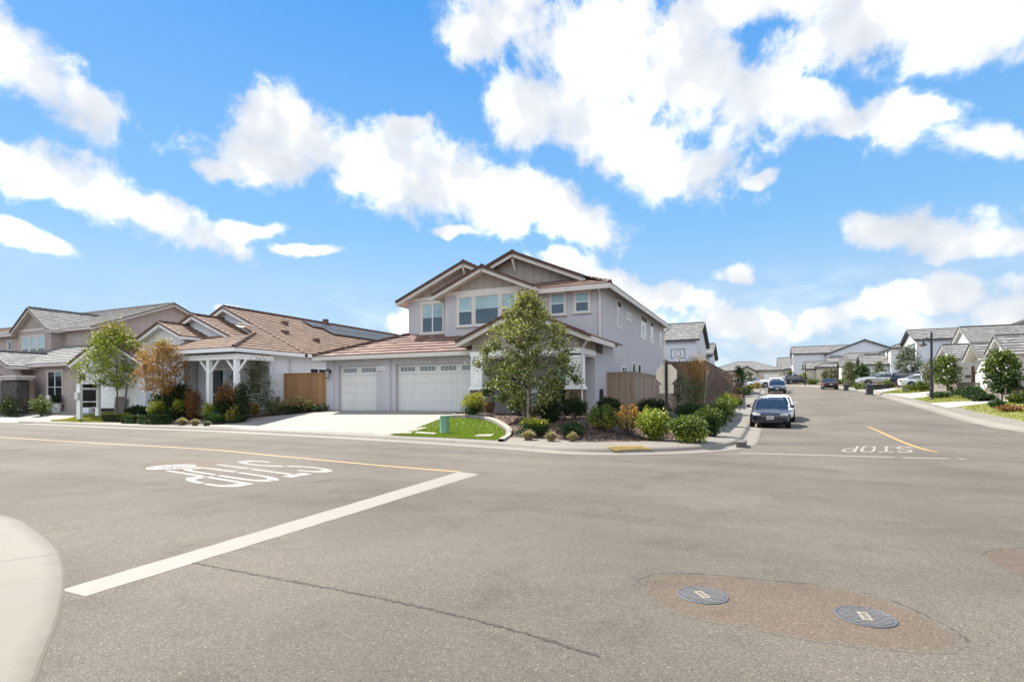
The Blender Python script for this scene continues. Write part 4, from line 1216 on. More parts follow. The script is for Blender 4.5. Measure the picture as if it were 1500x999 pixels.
HS = House('skyline_house', 'tall blue grey house whose dark roof edge rises above the twin gable house', (50, 98, 4), mats(PALE_WALL), course=.29)
HS.gable(36, 54, 100, 114, 3, 13.2, 'V', .40, .4, .4, .4, fasc=.3); HS.finish()
for k in range(4):
    b = MB(); u = 38.0 + k * 1.7; z = 13.2 + .4 * (u - 36) + .3; b.box(u - .25, u + .25, 100.6, 101.2, z - .3, z + .35); part(b, 'roof_vent', RIDGE_GREY, HS.root)
HS.window((44, 100, 12), Fx, Nx, 1.5, 1.5, .1, 1, True, True, .2)
# ------------------------------------------------------------------ driveways, lawns, markings
def px(pts): return [tuple(at(*p)[:2]) for p in pts]
surface('driveway', px([(479.5, 602.6), (420, 608), (352, 614.5), (300, 625)]) + [(p[0], p[1]) for p in px([(330, 627), (420, 632), (500, 637.5), (567, 641)])] + px([(572, 637), (655, 613.5), (690, 603.4)]), DRIVE, .03, .7)
surface('driveway', px([(-40, 612), (0, 608.5), (62, 601), (100, 599), (212, 599), (180, 602), (112, 611), (70, 618.5), (0, 619.5), (-40, 618)]), DRIVE, .03, .9)
for pp in ([(1295, 577), (1370, 573.5), (1416, 571.6), (1416, 574.5), (1370, 579), (1336, 584)],
           [(1362, 591), (1420, 588), (1482, 585.6), (1500, 585), (1500, 588), (1440, 592), (1400, 596.5), (1386, 597.5)],
           [(1280, 572.5), (1296, 569.8), (1324, 568.4), (1324, 570.4), (1302, 573), (1290, 575)]):
    surface('driveway', px(pp), DRIVE, .03, 1.0)

GRASS_G = M_leaf('lawn_grass', [(.09, .15, .012), (.15, .22, .018), (.22, .29, .03)], .3, .6)
GRASS_Y = M_leaf('dry_lawn_grass', [(.14, .17, .02), (.24, .26, .035), (.34, .31, .07)], .3, .6)
def blades(outline, n, h, mat, name, label):
    nb = np.array(outline + outline[:1]); mn = nb.min(0); mxx = nb.max(0)
    P = []
    while len(P) < n:
        q = nrs.uniform(mn, mxx, (n, 2))
        P += [tuple(p) for p in q if pip(p[0], p[1], outline)]
    v = []; f = []
    for (x, y) in P[:n]:
        z = gz(x, y) + .03; a = rng.uniform(0, 6.283); hh = h * rng.uniform(.6, 1.3); w_ = .014
        l = rng.uniform(.0, .7) * hh; d = rng.uniform(0, 6.283); b = len(v)
        v += [(x + w_ * math.cos(a), y + w_ * math.sin(a), z), (x - w_ * math.cos(a), y - w_ * math.sin(a), z), (x + l * math.cos(d), y + l * math.sin(d), z + hh)]
        f.append((b, b + 1, b + 2))
    me = bpy.data.meshes.new(name); me.from_pydata(v, [], f); me.materials.append(mat); me.update()
    o = bpy.data.objects.new(name, me); COL.objects.link(o)
    return tag(o, label, 'grass', None, 'stuff')
lawn_main = px([(573, 638), (612, 627), (642, 615.5), (665, 612.8), (698, 614.5), (722, 620.5), (738, 630), (739, 637.5), (729, 645.5), (690, 643.6), (640, 641), (600, 639.5)])
surface('lawn', lawn_main, LAWN, .025, .4); blades(lawn_main, 15000, .045, GRASS_G, 'grass', 'bright green mown grass of the small curved front lawn')
lawn_l = px([(72, 617), (112, 610.5), (180, 601.5), (206, 599.3), (192, 605), (182, 613), (150, 619), (113, 618.5)])
surface('lawn', lawn_l, DRYLAWN, .025, .5); blades(lawn_l, 4500, .08, GRASS_Y, 'grass', 'yellow green grass strip beside the white driveway on the left')
for i, (pp, lb) in enumerate((([(1290, 575.3), (1320, 569.8), (1366, 571.2), (1370, 573.2), (1310, 577.5)], 'dry grass strip round the small utility box'),
           ([(1337, 584), (1372, 579.4), (1414, 575.5), (1452, 586), (1420, 587.6), (1365, 590.5)], 'dry green grass around the black street lamp'),
           ([(1402, 597), (1440, 592.5), (1500, 588.5), (1540, 588), (1540, 626), (1500, 618)], 'yellowing grass at the right edge beside the pavement'))):
    q = px(pp); surface('lawn', q, DRYLAWN, .025, 1.0); blades(q, 3500, .1, GRASS_Y, 'grass', lb)
# concrete edging round the curved lawn
edge = catmull(px([(655, 611.5), (672, 610.2), (700, 612), (724, 617.5), (743, 628.5), (746, 637), (734, 647)]), 8)
g = MB()
rows = [offset(edge, d) for d in (-.09, -.08, .08, .09)]
g.grid([[(x, y, gz(x, y) + h) for x, y in r_] for r_, h in zip(rows, (-.05, .09, .09, -.05))])
tag(g.build('lawn_edging', CONC_PLAIN), kind='structure')
for k, (pp, lb) in enumerate((([(582, 635.2), (606, 634.8), (602, 637.2), (577, 637.6)], 'wide flat concrete utility lid at the lawn corner by the driveway'), ([(611, 634.5), (640, 636.5), (636, 638.6), (607, 637)], 'flat concrete utility lid left of the green utility post'), ([(701, 639), (724, 638.6), (718, 641.8), (694, 641.6)], 'flat concrete utility lid at the right end of the lawn'))):
    q = px(pp); g = MB(); g.prism([(x, y, gz(x, y) + .02) for x, y in q], (0, 0, .05)); o = g.build('concrete_cover', CONC_PLAIN); tag(o, lb, 'utility lid', 'utility lids in the front lawn')

Z1 = .002
def flat(name, mb, mat): return tag(mb.build(name, mat, merge=False), kind='structure')
g = MB(); ribbon(g, pxline([(-80, 636), (16, 641.4), (160, 650), (300, 658), (420, 669), (550, 681), (673, 691)], 8), .11, Z1, 0); flat('centre_line', g, YELLOWP)
g = MB(); ribbon(g, pxline([(1272, 625), (1288, 632), (1305, 640), (1320, 646.5), (1340, 654), (1360, 659.8), (1374, 662)], 6), .13, Z1 + .004, 0); flat('centre_line', g, YELLOWP)
g = MB()
q0, q1, q2, q3 = px([(90, 864), (125, 873.5), (702, 694.5), (672, 691)])
def lerp(a, b, t): return (a[0] + (b[0] - a[0]) * t, a[1] + (b[1] - a[1]) * t)
N_ = 40
A_ = [lerp(q0, q3, i / N_) for i in range(N_ + 1)]; B_ = [lerp(q1, q2, i / N_) for i in range(N_ + 1)]
jit = lambda p: (p[0] + rng.uniform(-.008, .008), p[1] + rng.uniform(-.008, .008), Z1)
g.grid([[jit(p) for p in A_], [jit(p) for p in B_]]); flat('stop_bar', g, WHITEP)
g = MB()
for seg in ([(1083, 663.6), (1200, 666.6), (1311, 669.8)], [(1322, 670.2), (1360, 671), (1391, 671.6)], [(1403, 672.2), (1415, 672.5)]): ribbon(g, pxline(seg, 6), .24, Z1, 0)
flat('stop_bar', g, WHITEP)

LET = {'S': [[(.94, 1.55), (.88, 1.8), (.68, 1.93), (.5, 1.95), (.3, 1.92), (.12, 1.78), (.08, 1.52), (.2, 1.28), (.42, 1.08)], [(.5, 1.02), (.75, .86), (.92, .6), (.92, .35), (.8, .14), (.55, .05)], [(.46, .05), (.25, .1), (.1, .26), (.06, .5)]],
       'T': [[(0, 1.9), (.46, 1.9)], [(.54, 1.9), (1, 1.9)], [(.5, 0), (.5, .8)], [(.5, .88), (.5, 1.78)]],
       'O': [[(.46, .06), (.22, .14), (.1, .4), (.08, .95)], [(.08, 1.03), (.1, 1.6), (.22, 1.86), (.46, 1.94)], [(.54, 1.94), (.78, 1.86), (.9, 1.6), (.92, 1.03)], [(.92, .95), (.9, .4), (.78, .14), (.54, .06)]],
       'P': [[(.1, 0), (.1, .95)], [(.1, 1.03), (.1, 2)], [(.24, 1.9), (.62, 1.9), (.88, 1.75), (.92, 1.5)], [(.92, 1.42), (.86, 1.15), (.62, .98), (.24, .98)]]}
def lettering(base, dx, dy, w_=.52, gap=.14, sw=.1):
    g = MB()
    for k, ch in enumerate('STOP'):
        for st in LET[ch]:
            P = catmull(st, 5) if len(st) > 2 else st
            L = offset(P, sw); Rr = offset(P, -sw)
            m = lambda q: (base[0] + dx[0] * ((k * (w_ + gap)) + q[0] * w_) + dy[0] * q[1] / 2, base[1] + dx[1] * ((k * (w_ + gap)) + q[0] * w_) + dy[1] * q[1] / 2, zs(base[1]) + Z1)
            g.grid([[m(q) for q in L], [m(q) for q in Rr]])
    flat('stop_lettering', g, WHITEW)
lettering((-11.05, 9.12), (0, -1), (3.05, -.5))
lettering((3.9, 19.95), (-.955, -.33), (-.36, -2.1), .38, .1, .1)
# faint scraped band in the asphalt in front of the far word
g = MB(); ribbon(g, wob(pxline([(1100, 650), (1200, 652), (1290, 654)], 8), .03), .05, .003, 0, .6); flat('crack', g, SEAM)

# asphalt patches with their cut edges
pa = catmull(px([(931, 857), (945, 845), (975, 839.5), (1040, 842), (1130, 850), (1215, 859), (1290, 874), (1345, 896), (1390, 918), (1415, 937), (1412, 951), (1370, 958), (1290, 952), (1200, 940), (1090, 920), (1000, 902), (950, 880), (931, 862)]), 5)
pb = catmull(px([(1438, 812), (1450, 806), (1475, 803), (1520, 803), (1600, 808), (1640, 825), (1600, 850), (1540, 852), (1500, 845), (1465, 831), (1440, 817)]), 5)
pc = catmull(px([(205, 686), (215, 678), (260, 674), (320, 675), (332, 680), (318, 688), (270, 692), (222, 691)]), 5)
def patch_mat():
    """brown patch that frays into the older asphalt round its rim"""
    m = PATCH.copy(); m.name = 'frayed_asphalt_patch'; nt = m.node_tree
    bs = [n for n in nt.nodes if n.type == 'BSDF_PRINCIPLED'][0]
    lk = bs.inputs['Base Color'].links[0]; src = lk.from_socket
    at_ = nt.nodes.new('ShaderNodeAttribute'); at_.attribute_name = 'rim'
    p = wpos(nt); f = noise(nt, p, 14, 5, .7); g_ = noise(nt, p, 90, 2, .7)
    e = mth(nt, 'ADD', at_.outputs['Fac'], mth(nt, 'ADD', mth(nt, 'MULTIPLY', mth(nt, 'SUBTRACT', f, .5), 1.3), mth(nt, 'MULTIPLY', mth(nt, 'SUBTRACT', g_, .5), .8)))
    old = mixc(nt, 1.0, src, (.98, 1.13, 1.25), 'MULTIPLY')
    nt.links.new(mixc(nt, ramp(nt, e, [(.25, 0.0), (.6, 1.0)]), old, src), bs.inputs['Base Color'])
    return m
PATCHF = patch_mat()
for P in (pa, pb, pc):
    q = wob(P[:-1], .012); n = len(q)
    cx_, cy_ = sum(x for x, y in q) / n, sum(y for x, y in q) / n
    vs = [(x, y, .0012) for x, y in q] + [(cx_ + (x - cx_) * .84, cy_ + (y - cy_) * .84, .0012) for x, y in q]
    fs = [(i, (i + 1) % n, n + (i + 1) % n, n + i) for i in range(n)] + [tuple(range(n, 2 * n))]
    g = MB(); g.v = vs; g.f = fs; g.mi = [0] * len(fs)
    if P is not pc:
        ribbon(g, q[: int(n * .3)], .014, .0022, 1, 1.0); ribbon(g, q[int(n * .34): int(n * .56)], .012, .0022, 1, 1.0)
    o = g.build('asphalt_patch', [PATCHF, SEAM], merge=False); tag(o, kind='structure')
    a_ = o.data.attributes.new('rim', 'FLOAT', 'POINT')
    for k in range(len(o.data.vertices)): a_.data[k].value = 0.0 if k < n else 1.0
    if sum(p.normal.z for p in o.data.polygons) < 0: o.data.flip_normals()

IRON = M('cast_iron', (.105, .107, .12), .55, .25, 12, .4, 80, .1, .3)
RIB = M('worn_iron_rib', (.155, .15, .146), .6, .25, 20)
IRON_D = M('cast_iron_dark', (.055, .056, .064), .6, .2, 12)
PLATE = M('lid_plate', (.26, .225, .165), .6, .15, 30)
def access_cover(c, r, label, ang, rib_ang):
    t = thing('access_cover', label, 'cover', (c[0], c[1], zs(c[1]) + .002), ang, 'iron access covers in the road')
    T0 = t.location.copy()
    b = MB(); b.T = Matrix.Translation(T0)
    b.lathe([(r, 0), (r, .004), (r * .985, .006), (r * .92, .006), (r * .91, .003)], n=40); b.build('frame', IRON, t)
    b = MB(); b.T = Matrix.Translation(T0); 
    b = MB(); b.T = Matrix.Translation(T0) @ Matrix.Rotation(rib_ang, 4, 'Z')
    b.lathe([(r * .91, .001), (r * .91, .003), (.001, .003)], n=40, mi=0)
    n = 13
    for i in range(n):
        y = -r * .85 + r * 1.7 * (i + .5) / n; hw = math.sqrt(max(0, (r * .86) ** 2 - y * y))
        for x0, x1 in ((-hw, -r * .2), (r * .2, hw)) if abs(y) < r * .42 else ((-hw, hw),):
            if x1 - x0 > .01: b.box(x0, x1, y - r * .03, y + r * .03, .003, .0065, 1)
    lid = b.build('lid', [IRON_D, RIB], t, merge=False)
    b = MB(); b.T = Matrix.Translation(T0) @ Matrix.Rotation(rib_ang, 4, 'Z')
    b.box(-r * .17, r * .17, -r * .4, r * .4, .003, .007, 0)
    for q_ in range(5): b.box(-r * .1, r * .1, -r * .3 + q_ * r * .13, -r * .3 + q_ * r * .13 + r * .06, .007, .0078, 1)
    b.build('plate', [PLATE, IRON_D], lid, merge=False)
    b = MB(); b.T = Matrix.Translation(T0)
    for a in (90, 270): b.disc((r * .74 * math.cos(R(a)), r * .74 * math.sin(R(a)), .0068), (0, 0, 1), r * .05, 10)
    b.build('lift_hole', IRON_D, t, merge=False)
access_cover(at(1029, 872), .185, 'iron access cover nearer the left end of the brown asphalt patch', 0, R(35))
access_cover(at(1267, 903.5), .185, 'iron access cover nearer the right end of the brown asphalt patch', 0, R(8))
def speckled():
    m, nt, bs, _ = new_mat('paint_flecked_iron'); p = wpos(nt)
    vo = nt.nodes.new('ShaderNodeTexVoronoi'); vo.inputs['Scale'].default_value = 20; nt.links.new(p, vo.inputs['Vector'])
    s = nt.nodes.new('ShaderNodeSeparateColor'); nt.links.new(vo.outputs['Color'], s.inputs[0])
    nt.links.new(ramp(nt, s.outputs[0], [(.56, (.05, .05, .06)), (.62, (.22, .205, .18))]), bs.inputs['Base Color']); bs.inputs['Roughness'].default_value = .7
    return m
mh = at(251, 684.6)
t = thing('manhole_cover', 'round iron manhole cover flecked with white paint at the word on the road', 'cover', (mh[0], mh[1], .004))
b = MB(); b.T = Matrix.Translation(t.location); b.lathe([(.46, 0), (.46, .006), (.40, .006), (.395, .003)], n=40); b.build('frame', M('worn_ring', (.28, .26, .23), .7, .2, 9), t)
b = MB(); b.T = Matrix.Translation(t.location); b.lathe([(.395, .001), (.395, .005), (.001, .005)], n=40); b.build('lid', speckled(), t)
# yellow warning panel on the corner ramp
q = px([(888, 657.5), (940, 655.5), (958, 660.5), (900, 663)])
o = surface('warning_panel', q, M('warning_yellow', (.50, .36, .12), .7, .25, 6), .045, .1, kind=None)
tag(o, 'yellow dotted warning panel set in the pavement corner ramp', 'warning panel')
b0 = [Vector((x, y, 0)) for x, y in q]; g = MB()
for i in range(22):
    for j in range(7):
        a = b0[0].lerp(b0[1], (i + .5) / 22); c = b0[3].lerp(b0[2], (i + .5) / 22); p = a.lerp(c, (j + .5) / 7); z = gz(p.x, p.y) + .045
        g.box(p.x - .015, p.x + .015, p.y - .015, p.y + .015, z - .004, z + .008)
dm = g.build('dome_pattern', o.data.materials[0], merge=False); dm.parent = o
# storm drain mouth in the kerb
d0 = at(1088, 654)
g = MB(); g.box(d0.x - .16, d0.x + .1, d0.y - .5, d0.y + .5, .0, .17); o = g.build('storm_drain', M('drain_grey', (.1, .085, .07), .8, .2), bevel=.02); tag(o, 'small dark storm drain mouth in the kerb below the corner hedge', 'storm drain')
# ------------------------------------------------------------------ plants
PAL = dict(
 green=[(.022, .044, .008), (.075, .12, .022), (.16, .215, .04)], mid=[(.03, .05, .012), (.10, .145, .028), (.21, .26, .055)],
 dark=[(.012, .024, .008), (.025, .045, .012), (.045, .07, .02)], deep=[(.02, .045, .012), (.035, .075, .018), (.06, .11, .025)],
 yellow=[(.12, .14, .012), (.26, .29, .025), (.42, .40, .05)], lime=[(.06, .10, .01), (.20, .26, .02), (.38, .41, .055)],
 orange=[(.20, .10, .03), (.36, .18, .045), (.42, .28, .08)], rust=[(.08, .042, .016), (.21, .10, .03), (.31, .16, .055)],
 olive=[(.07, .085, .04), (.12, .14, .07), (.19, .20, .11)], gold=[(.12, .13, .02), (.24, .20, .03), (.34, .25, .05)],
 straw=[(.22, .18, .10), (.34, .29, .17), (.44, .38, .25)], grey=[(.10, .13, .10), (.16, .19, .15), (.22, .25, .20)],
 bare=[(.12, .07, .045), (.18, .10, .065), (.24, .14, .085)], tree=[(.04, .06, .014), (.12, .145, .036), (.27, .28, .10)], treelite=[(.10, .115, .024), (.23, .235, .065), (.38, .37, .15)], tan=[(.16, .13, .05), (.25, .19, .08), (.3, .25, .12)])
LEAF = {k: M_leaf('leaves_' + k, v) for k, v in PAL.items()}
BARK = M('bark', (.16, .125, .095), .95, .3, 8, .7, 60)
BARK_D = M('dark_bark', (.06, .045, .035), .95, .3, 8, .7, 60)

def leaf_mesh(name, C, size, mat, parent, droop=.2, aspect=.5, up=.3, grow=None):
    """one small folded blade per point of C"""
    n = len(C); C = np.asarray(C)
    d = nrs.normal(size=(n, 3)); d[:, 2] = d[:, 2] * .6 - droop
    if grow is not None: d = d * .55 + grow
    d /= np.linalg.norm(d, axis=1)[:, None] + 1e-9
    r_ = nrs.normal(size=(n, 3)); r_[:, 2] += up * 2
    s = np.cross(d, r_); s /= np.linalg.norm(s, axis=1)[:, None] + 1e-9
    nn = np.cross(s, d)
    L = size * nrs.uniform(.65, 1.35, n)[:, None]; Wd = L * aspect
    v = np.empty((n, 4, 3)); v[:, 0] = C - d * L * .5; v[:, 1] = C + s * Wd * .5 + nn * Wd * .18; v[:, 2] = C + d * L * .5; v[:, 3] = C - s * Wd * .5 + nn * Wd * .18
    off = np.array(parent_loc(parent)); v = v.reshape(-1, 3) - off
    me = bpy.data.meshes.new(name)
    me.vertices.add(n * 4); me.vertices.foreach_set('co', v.ravel())
    me.loops.add(n * 4); me.loops.foreach_set('vertex_index', np.arange(n * 4, dtype=np.int32))
    me.polygons.add(n); me.polygons.foreach_set('loop_start', np.arange(0, n * 4, 4, dtype=np.int32)); me.polygons.foreach_set('loop_total', np.full(n, 4, dtype=np.int32))
    me.materials.append(mat); me.update(); me.validate()
    o = bpy.data.objects.new(name, me); COL.objects.link(o)
    if parent is not None: o.parent = parent
    return o

def lumps(c, rx, ry, rz, k, box=False):
    out = []
    for i in range(k):
        while True:
            p = nrs.uniform(-1, 1, 3)
            if box or (p * p).sum() <= 1: break
        q = p * .74
        out.append((c[0] + q[0] * rx, c[1] + q[1] * ry, c[2] + q[2] * rz, nrs.uniform(.34, .56)))
    return out

def bush(name, label, pxx, pyb, wpx, hpx, pal, leaf=.07, n=900, shape='ball', cat='shrub', group=None, asp=.55, kd=1.0, two=None, V=None):
    p = at(pxx, pyb) if V is None else onV(pxx, pyb, V)
    Z = depth(p); w_ = wpx * Z / 800; h = hpx * Z / 800
    if V is not None: zt_ = p.z + h; p.z = gz(p.x, p.y); h = zt_ - p.z
    t = thing(name, label, cat, p, 0, group)
    rx = w_ / 2 * 1.17; ry = rx * kd; rz = h / 2 * 1.04; c = (p.x, p.y + ry * .5, p.z + rz * .98); n = int(n * 1.9); leaf = leaf * 1.12
    C = []; G = []
    if shape == 'ball':
        L = lumps(c, rx, ry, rz, 26)
        for (x, y, z, r_) in L:
            m = max(4, int(n / 26)); q = nrs.normal(size=(m, 3)); q /= np.linalg.norm(q, axis=1)[:, None]
            q *= nrs.uniform(.45, 1.12, m)[:, None]
            C.append(np.array((x, y, z)) + q * np.array((rx, ry, rz)) * r_); G.append(q)
    elif shape == 'box':
        q = nrs.uniform(-1, 1, (n, 3)); k = nrs.randint(0, 3, n); sg = np.sign(nrs.uniform(-1, 1, n))
        for a in range(3): q[k == a, a] = sg[k == a] * nrs.uniform(.86, 1.0, (k == a).sum())
        C.append(np.array(c) + q * np.array((rx, ry, rz)) + nrs.normal(0, .012, (n, 3))); G.append(q)
    elif shape == 'loose':       # upright sprigs with gaps
        for i in range(22):
            a = rng.uniform(0, 6.28); rr = math.sqrt(rng.random()); x, y = rr * math.cos(a), rr * math.sin(a)
            hh = h * (1 - .45 * rr * rr) * rng.uniform(.7, 1.08); m = max(4, n // 22); tt = nrs.uniform(.25, 1, m) ** .8
            q = np.stack((c[0] + x * rx * (.35 + .65 * tt) + nrs.normal(0, rx * .09, m), c[1] + y * ry * (.35 + .65 * tt) + nrs.normal(0, ry * .09, m), p.z + hh * tt), 1)
            C.append(q); g_ = np.zeros((m, 3)); g_[:, 2] = .9; g_[:, 0] = x * .7; g_[:, 1] = y * .7; G.append(g_)
    C = np.concatenate(C); G = np.concatenate(G)
    C[:, 2] = np.maximum(C[:, 2], p.z + .02)
    b = MB()
    for i in range(9):
        a = rng.uniform(0, 6.28); rr = rng.uniform(.2, .75)
        e = (c[0] + rr * rx * math.cos(a), c[1] + rr * ry * math.sin(a), p.z + h * rng.uniform(.45, .85))
        b.tube([(c[0] + rng.uniform(-.05, .05) * rx, c[1] + rng.uniform(-.05, .05), p.z - .06), ((c[0] + e[0]) / 2, (c[1] + e[1]) / 2, p.z + h * .3), e], [max(.006, .018 * h), .01, .004], 5)
    b.build('stem', BARK_D, t, merge=False)
    if two:
        top = C[:, 2] > p.z + h * two[1] + nrs.normal(0, h * .06, len(C))
        leaf_mesh('foliage', C[~top], leaf, LEAF[pal], t, .1, asp, .3, G[~top]); o = leaf_mesh('foliage', C[top], leaf, LEAF[two[0]], t, -.1, asp, .3, G[top])
    else: leaf_mesh('foliage', C, leaf, LEAF[pal], t, .1, asp, .3, G)
    return t

def clump(name, label, pxx, pyb, wpx, hpx, pal, n=420, group=None, cat='ornamental grass', lean=1.0):
    p = at(pxx, pyb); Z = depth(p); w_ = wpx * Z / 800; h = hpx * Z / 800
    v = []; f = []; cx, cy, cz = p.x, p.y + w_ * .35, p.z
    for i in range(n):
        a = rng.uniform(0, 6.283); rr = math.sqrt(rng.random()) * w_ / 2 * lean; hh = h * (1 - .5 * (rr / (w_ / 2)) ** 2) * rng.uniform(.75, 1.12)
        bx, by = cx + .28 * rr * math.cos(a), cy + .28 * rr * math.sin(a); b = len(v); wd = .012
        sx, sy = -math.sin(a) * wd, math.cos(a) * wd
        mx_, my_ = cx + .62 * rr * math.cos(a), cy + .62 * rr * math.sin(a); ex, ey = cx + 1.05 * rr * math.cos(a), cy + 1.05 * rr * math.sin(a)
        v += [(bx - sx, by - sy, cz), (bx + sx, by + sy, cz), (mx_ + sx, my_ + sy, cz + hh * .72), (mx_ - sx, my_ - sy, cz + hh * .72), (ex, ey, cz + hh * rng.uniform(.8, 1))]
        f += [(b, b + 1, b + 2, b + 3), (b + 3, b + 2, b + 4)]
    me = bpy.data.meshes.new(name); me.from_pydata([(x - p.x, y - p.y, z - p.z) for x, y, z in v], [], f); me.materials.append(LEAF[pal]); me.update()
    o = bpy.data.objects.new(name, me); COL.objects.link(o); o.location = p
    return tag(o, label, cat, group)

def tree(name, label, pxx, pyb, x0, x1, ytop, ybot, pal, leaf=.09, n=3000, prof=None, trunk=.05, bark=None, group=None, k=46, tight=.16, two=None, multi=1, kd=.9, droop=.35, dy=0, V=None):
    """crown box in photo pixels; the trunk stands at (pxx, pyb)"""
    p = at(pxx, pyb) if V is None else onV(pxx, pyb, V)
    Z = depth(p); s = Z / 800; pz = p.z
    if V is not None: p.z = gz(p.x, p.y)
    t = thing(name, label, 'tree', p, 0, group)
    prof = prof or [(0, .5), (.2, .9), (.45, 1), (.7, .8), (.9, .45), (1, .1)]
    rw = (x1 - x0) / 2 * s; mid = ((x0 + x1) / 2 - pxx) * s; zb = pz + (pyb - ybot) * s; zt = pz + (pyb - ytop) * s
    H_ = zt - zb
    def rad(tt):
        for (a, ra), (b, rb) in zip(prof, prof[1:]):
            if tt <= b: return ra + (rb - ra) * (tt - a) / (b - a)
        return prof[-1][1]
    b = MB(); tips = []
    for m in range(multi):
        ox = (m - (multi - 1) / 2) * .12
        P = [(p.x + ox * .3, p.y, p.z - .08), (p.x + ox, p.y + rng.uniform(-.03, .03), p.z + (zb - p.z) * .6), (p.x + ox * 1.6 + mid * .3 * CS, p.y + rng.uniform(-.05, .05), zb + H_ * .3), (p.x + ox * 2 + mid * .8 * CS, p.y, zb + H_ * .92)]
        P = [Vector(q) for q in P]
        b.tube(P, [trunk, trunk * .85, trunk * .55, trunk * .14], 8)
    cl = []
    for i in range(k):
        tt = (i + .5) / k + rng.uniform(-.02, .02); a = i * 2.39996 + rng.uniform(-.3, .3); rr = rad(min(1, max(0, tt))) * rw * math.sqrt(rng.uniform(.1, .5) if i % 4 == 0 else rng.uniform(.5, 1.02))
        c = Vector((p.x + mid * CS + rr * math.cos(a), p.y + rr * kd * math.sin(a), zb + H_ * tt)); cl.append(c)
        base = Vector((p.x + mid * .4 * CS * tt, p.y, min(c.z - abs(rr) * .35, zb + H_ * tt * .9)))
        base.z = max(base.z, zb - H_ * .06)
        b.tube([base, base.lerp(c, .55) + Vector((0, 0, -.02 * H_)), c], [trunk * .34, trunk * .2, .004], 5)
    b.build('trunk', bark or BARK, t, merge=False)
    C = []; n = int(n * 1.75); leaf = leaf * 1.12
    for c in cl:
        m = int(n / k * rng.uniform(.6, 1.4)); sg = tight * H_ * rng.uniform(.55, 1.15) * .5
        q = nrs.normal(0, 1, (m, 3)) * np.array((sg, sg, sg * .75)); C.append(np.array(c) + q)
        # leaves along the branch
        m2 = m // 4; tt = nrs.uniform(.35, 1, m2)[:, None]; base = np.array((p.x + mid * CS * .5, p.y, c.z - .1 * H_))
        C.append(base + (np.array(c) - base) * tt + nrs.normal(0, sg * .5, (m2, 3)))
    C = np.concatenate(C)
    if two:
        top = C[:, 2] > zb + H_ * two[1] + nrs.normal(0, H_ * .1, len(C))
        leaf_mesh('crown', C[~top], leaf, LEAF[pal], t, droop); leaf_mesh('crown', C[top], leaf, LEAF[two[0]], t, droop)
    else: leaf_mesh('crown', C, leaf, LEAF[pal], t, droop)
    return t

# loose bark chips over the corner bed
CHIP = M_leaf('bark_chip', [(.03, .018, .012), (.10, .06, .042), (.17, .11, .08), (.28, .20, .15)], 0.0, .9)
cp = []
zone = [(-11.5, 20.9), (-9.0, 18.6), (-7.4, 17.2), (-5.2, 16.2), (-3.2, 16.5), (-2.4, 18.6), (-2.4, 27), (-5.4, 25), (-6.9, 20.6)]
while len(cp) < 6500:
    x, y = rng.uniform(-11.5, -2.4), rng.uniform(16, 27)
    if pip(x, y, zone) and not pip(x, y, lawn_main): cp.append((x, y, gz(x, y) + rng.uniform(.008, .035)))
o = leaf_mesh('bark_mulch', cp, .075, CHIP, None, 0, .45, 2.5); tag(o, 'loose brown bark chips covering the corner planting bed', 'mulch', None, 'stuff')
# street trees ------------------------------------------------------------
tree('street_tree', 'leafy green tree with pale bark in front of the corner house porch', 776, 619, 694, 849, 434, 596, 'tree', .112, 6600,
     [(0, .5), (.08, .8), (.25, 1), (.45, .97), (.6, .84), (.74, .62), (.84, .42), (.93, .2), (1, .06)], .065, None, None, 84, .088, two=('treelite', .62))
tree('street_tree', 'yellow green tree beside the white sign posts on the left', 172, 608, 116, 210, 478, 562, 'lime', .11, 4700,
     [(0, .6), (.15, .95), (.4, 1), (.7, .7), (.88, .38), (1, .08)], .055, None, None, 52, .19, two=('gold', .9))
tree('street_tree', 'orange leaved tree next to the yellow green tree', 238, 597, 200, 279, 502, 572, 'orange', .095, 3500,
     [(0, .5), (.2, .9), (.45, 1), (.7, .8), (.9, .4), (1, .1)], .045, None, None, 48, .2, two=('gold', .93), V=18.45)
tree('young_tree', 'slender grey green young tree beside the white house wall', 376, 608, 354, 400, 526, 600, 'olive', .075, 2100,
     [(0, .4), (.3, 1), (.6, .85), (.85, .5), (1, .1)], .022, None, None, 36, .2)
# trees along the fences
tree('young_tree', 'small dark leaved tree against the fence behind the octagonal sign', 994, 607, 982, 1012, 551, 590, 'olive', .08, 900,
     [(0, .4), (.4, 1), (.8, .8), (1, .2)], .03, BARK_D, None, 24, .26)
tree('young_tree', 'young tree with golden top leaves against the tall brown fence', 1019, 603, 1000, 1036, 524, 588, 'green', .085, 1700,
     [(0, .6), (.3, 1), (.6, .8), (.85, .6), (1, .2)], .03, BARK_D, None, 30, .2, two=('orange', .5))
tree('bare_shrub', 'twiggy reddish shrub in front of the tall brown fence', 1062, 591, 1044, 1084, 546, 585, 'bare', .07, 800,
     [(0, .5), (.4, 1), (.8, .9), (1, .3)], .04, BARK, None, 34, .2)
# far left kerb of the side street
tree('conifer', 'narrow dark green tree at the far end of the brown fence', 1084, 576, 1076, 1091, 538, 572, 'deep', .16, 900, [(0, .9), (.3, 1), (.7, .55), (1, .1)], .06, BARK_D, None, 26, .2)
tree('young_tree', 'pale yellow green little tree by the distant parked pickup', 1096, 569, 1089, 1104, 545, 563, 'olive', .16, 500, None, .04, None, None, 16, .25)
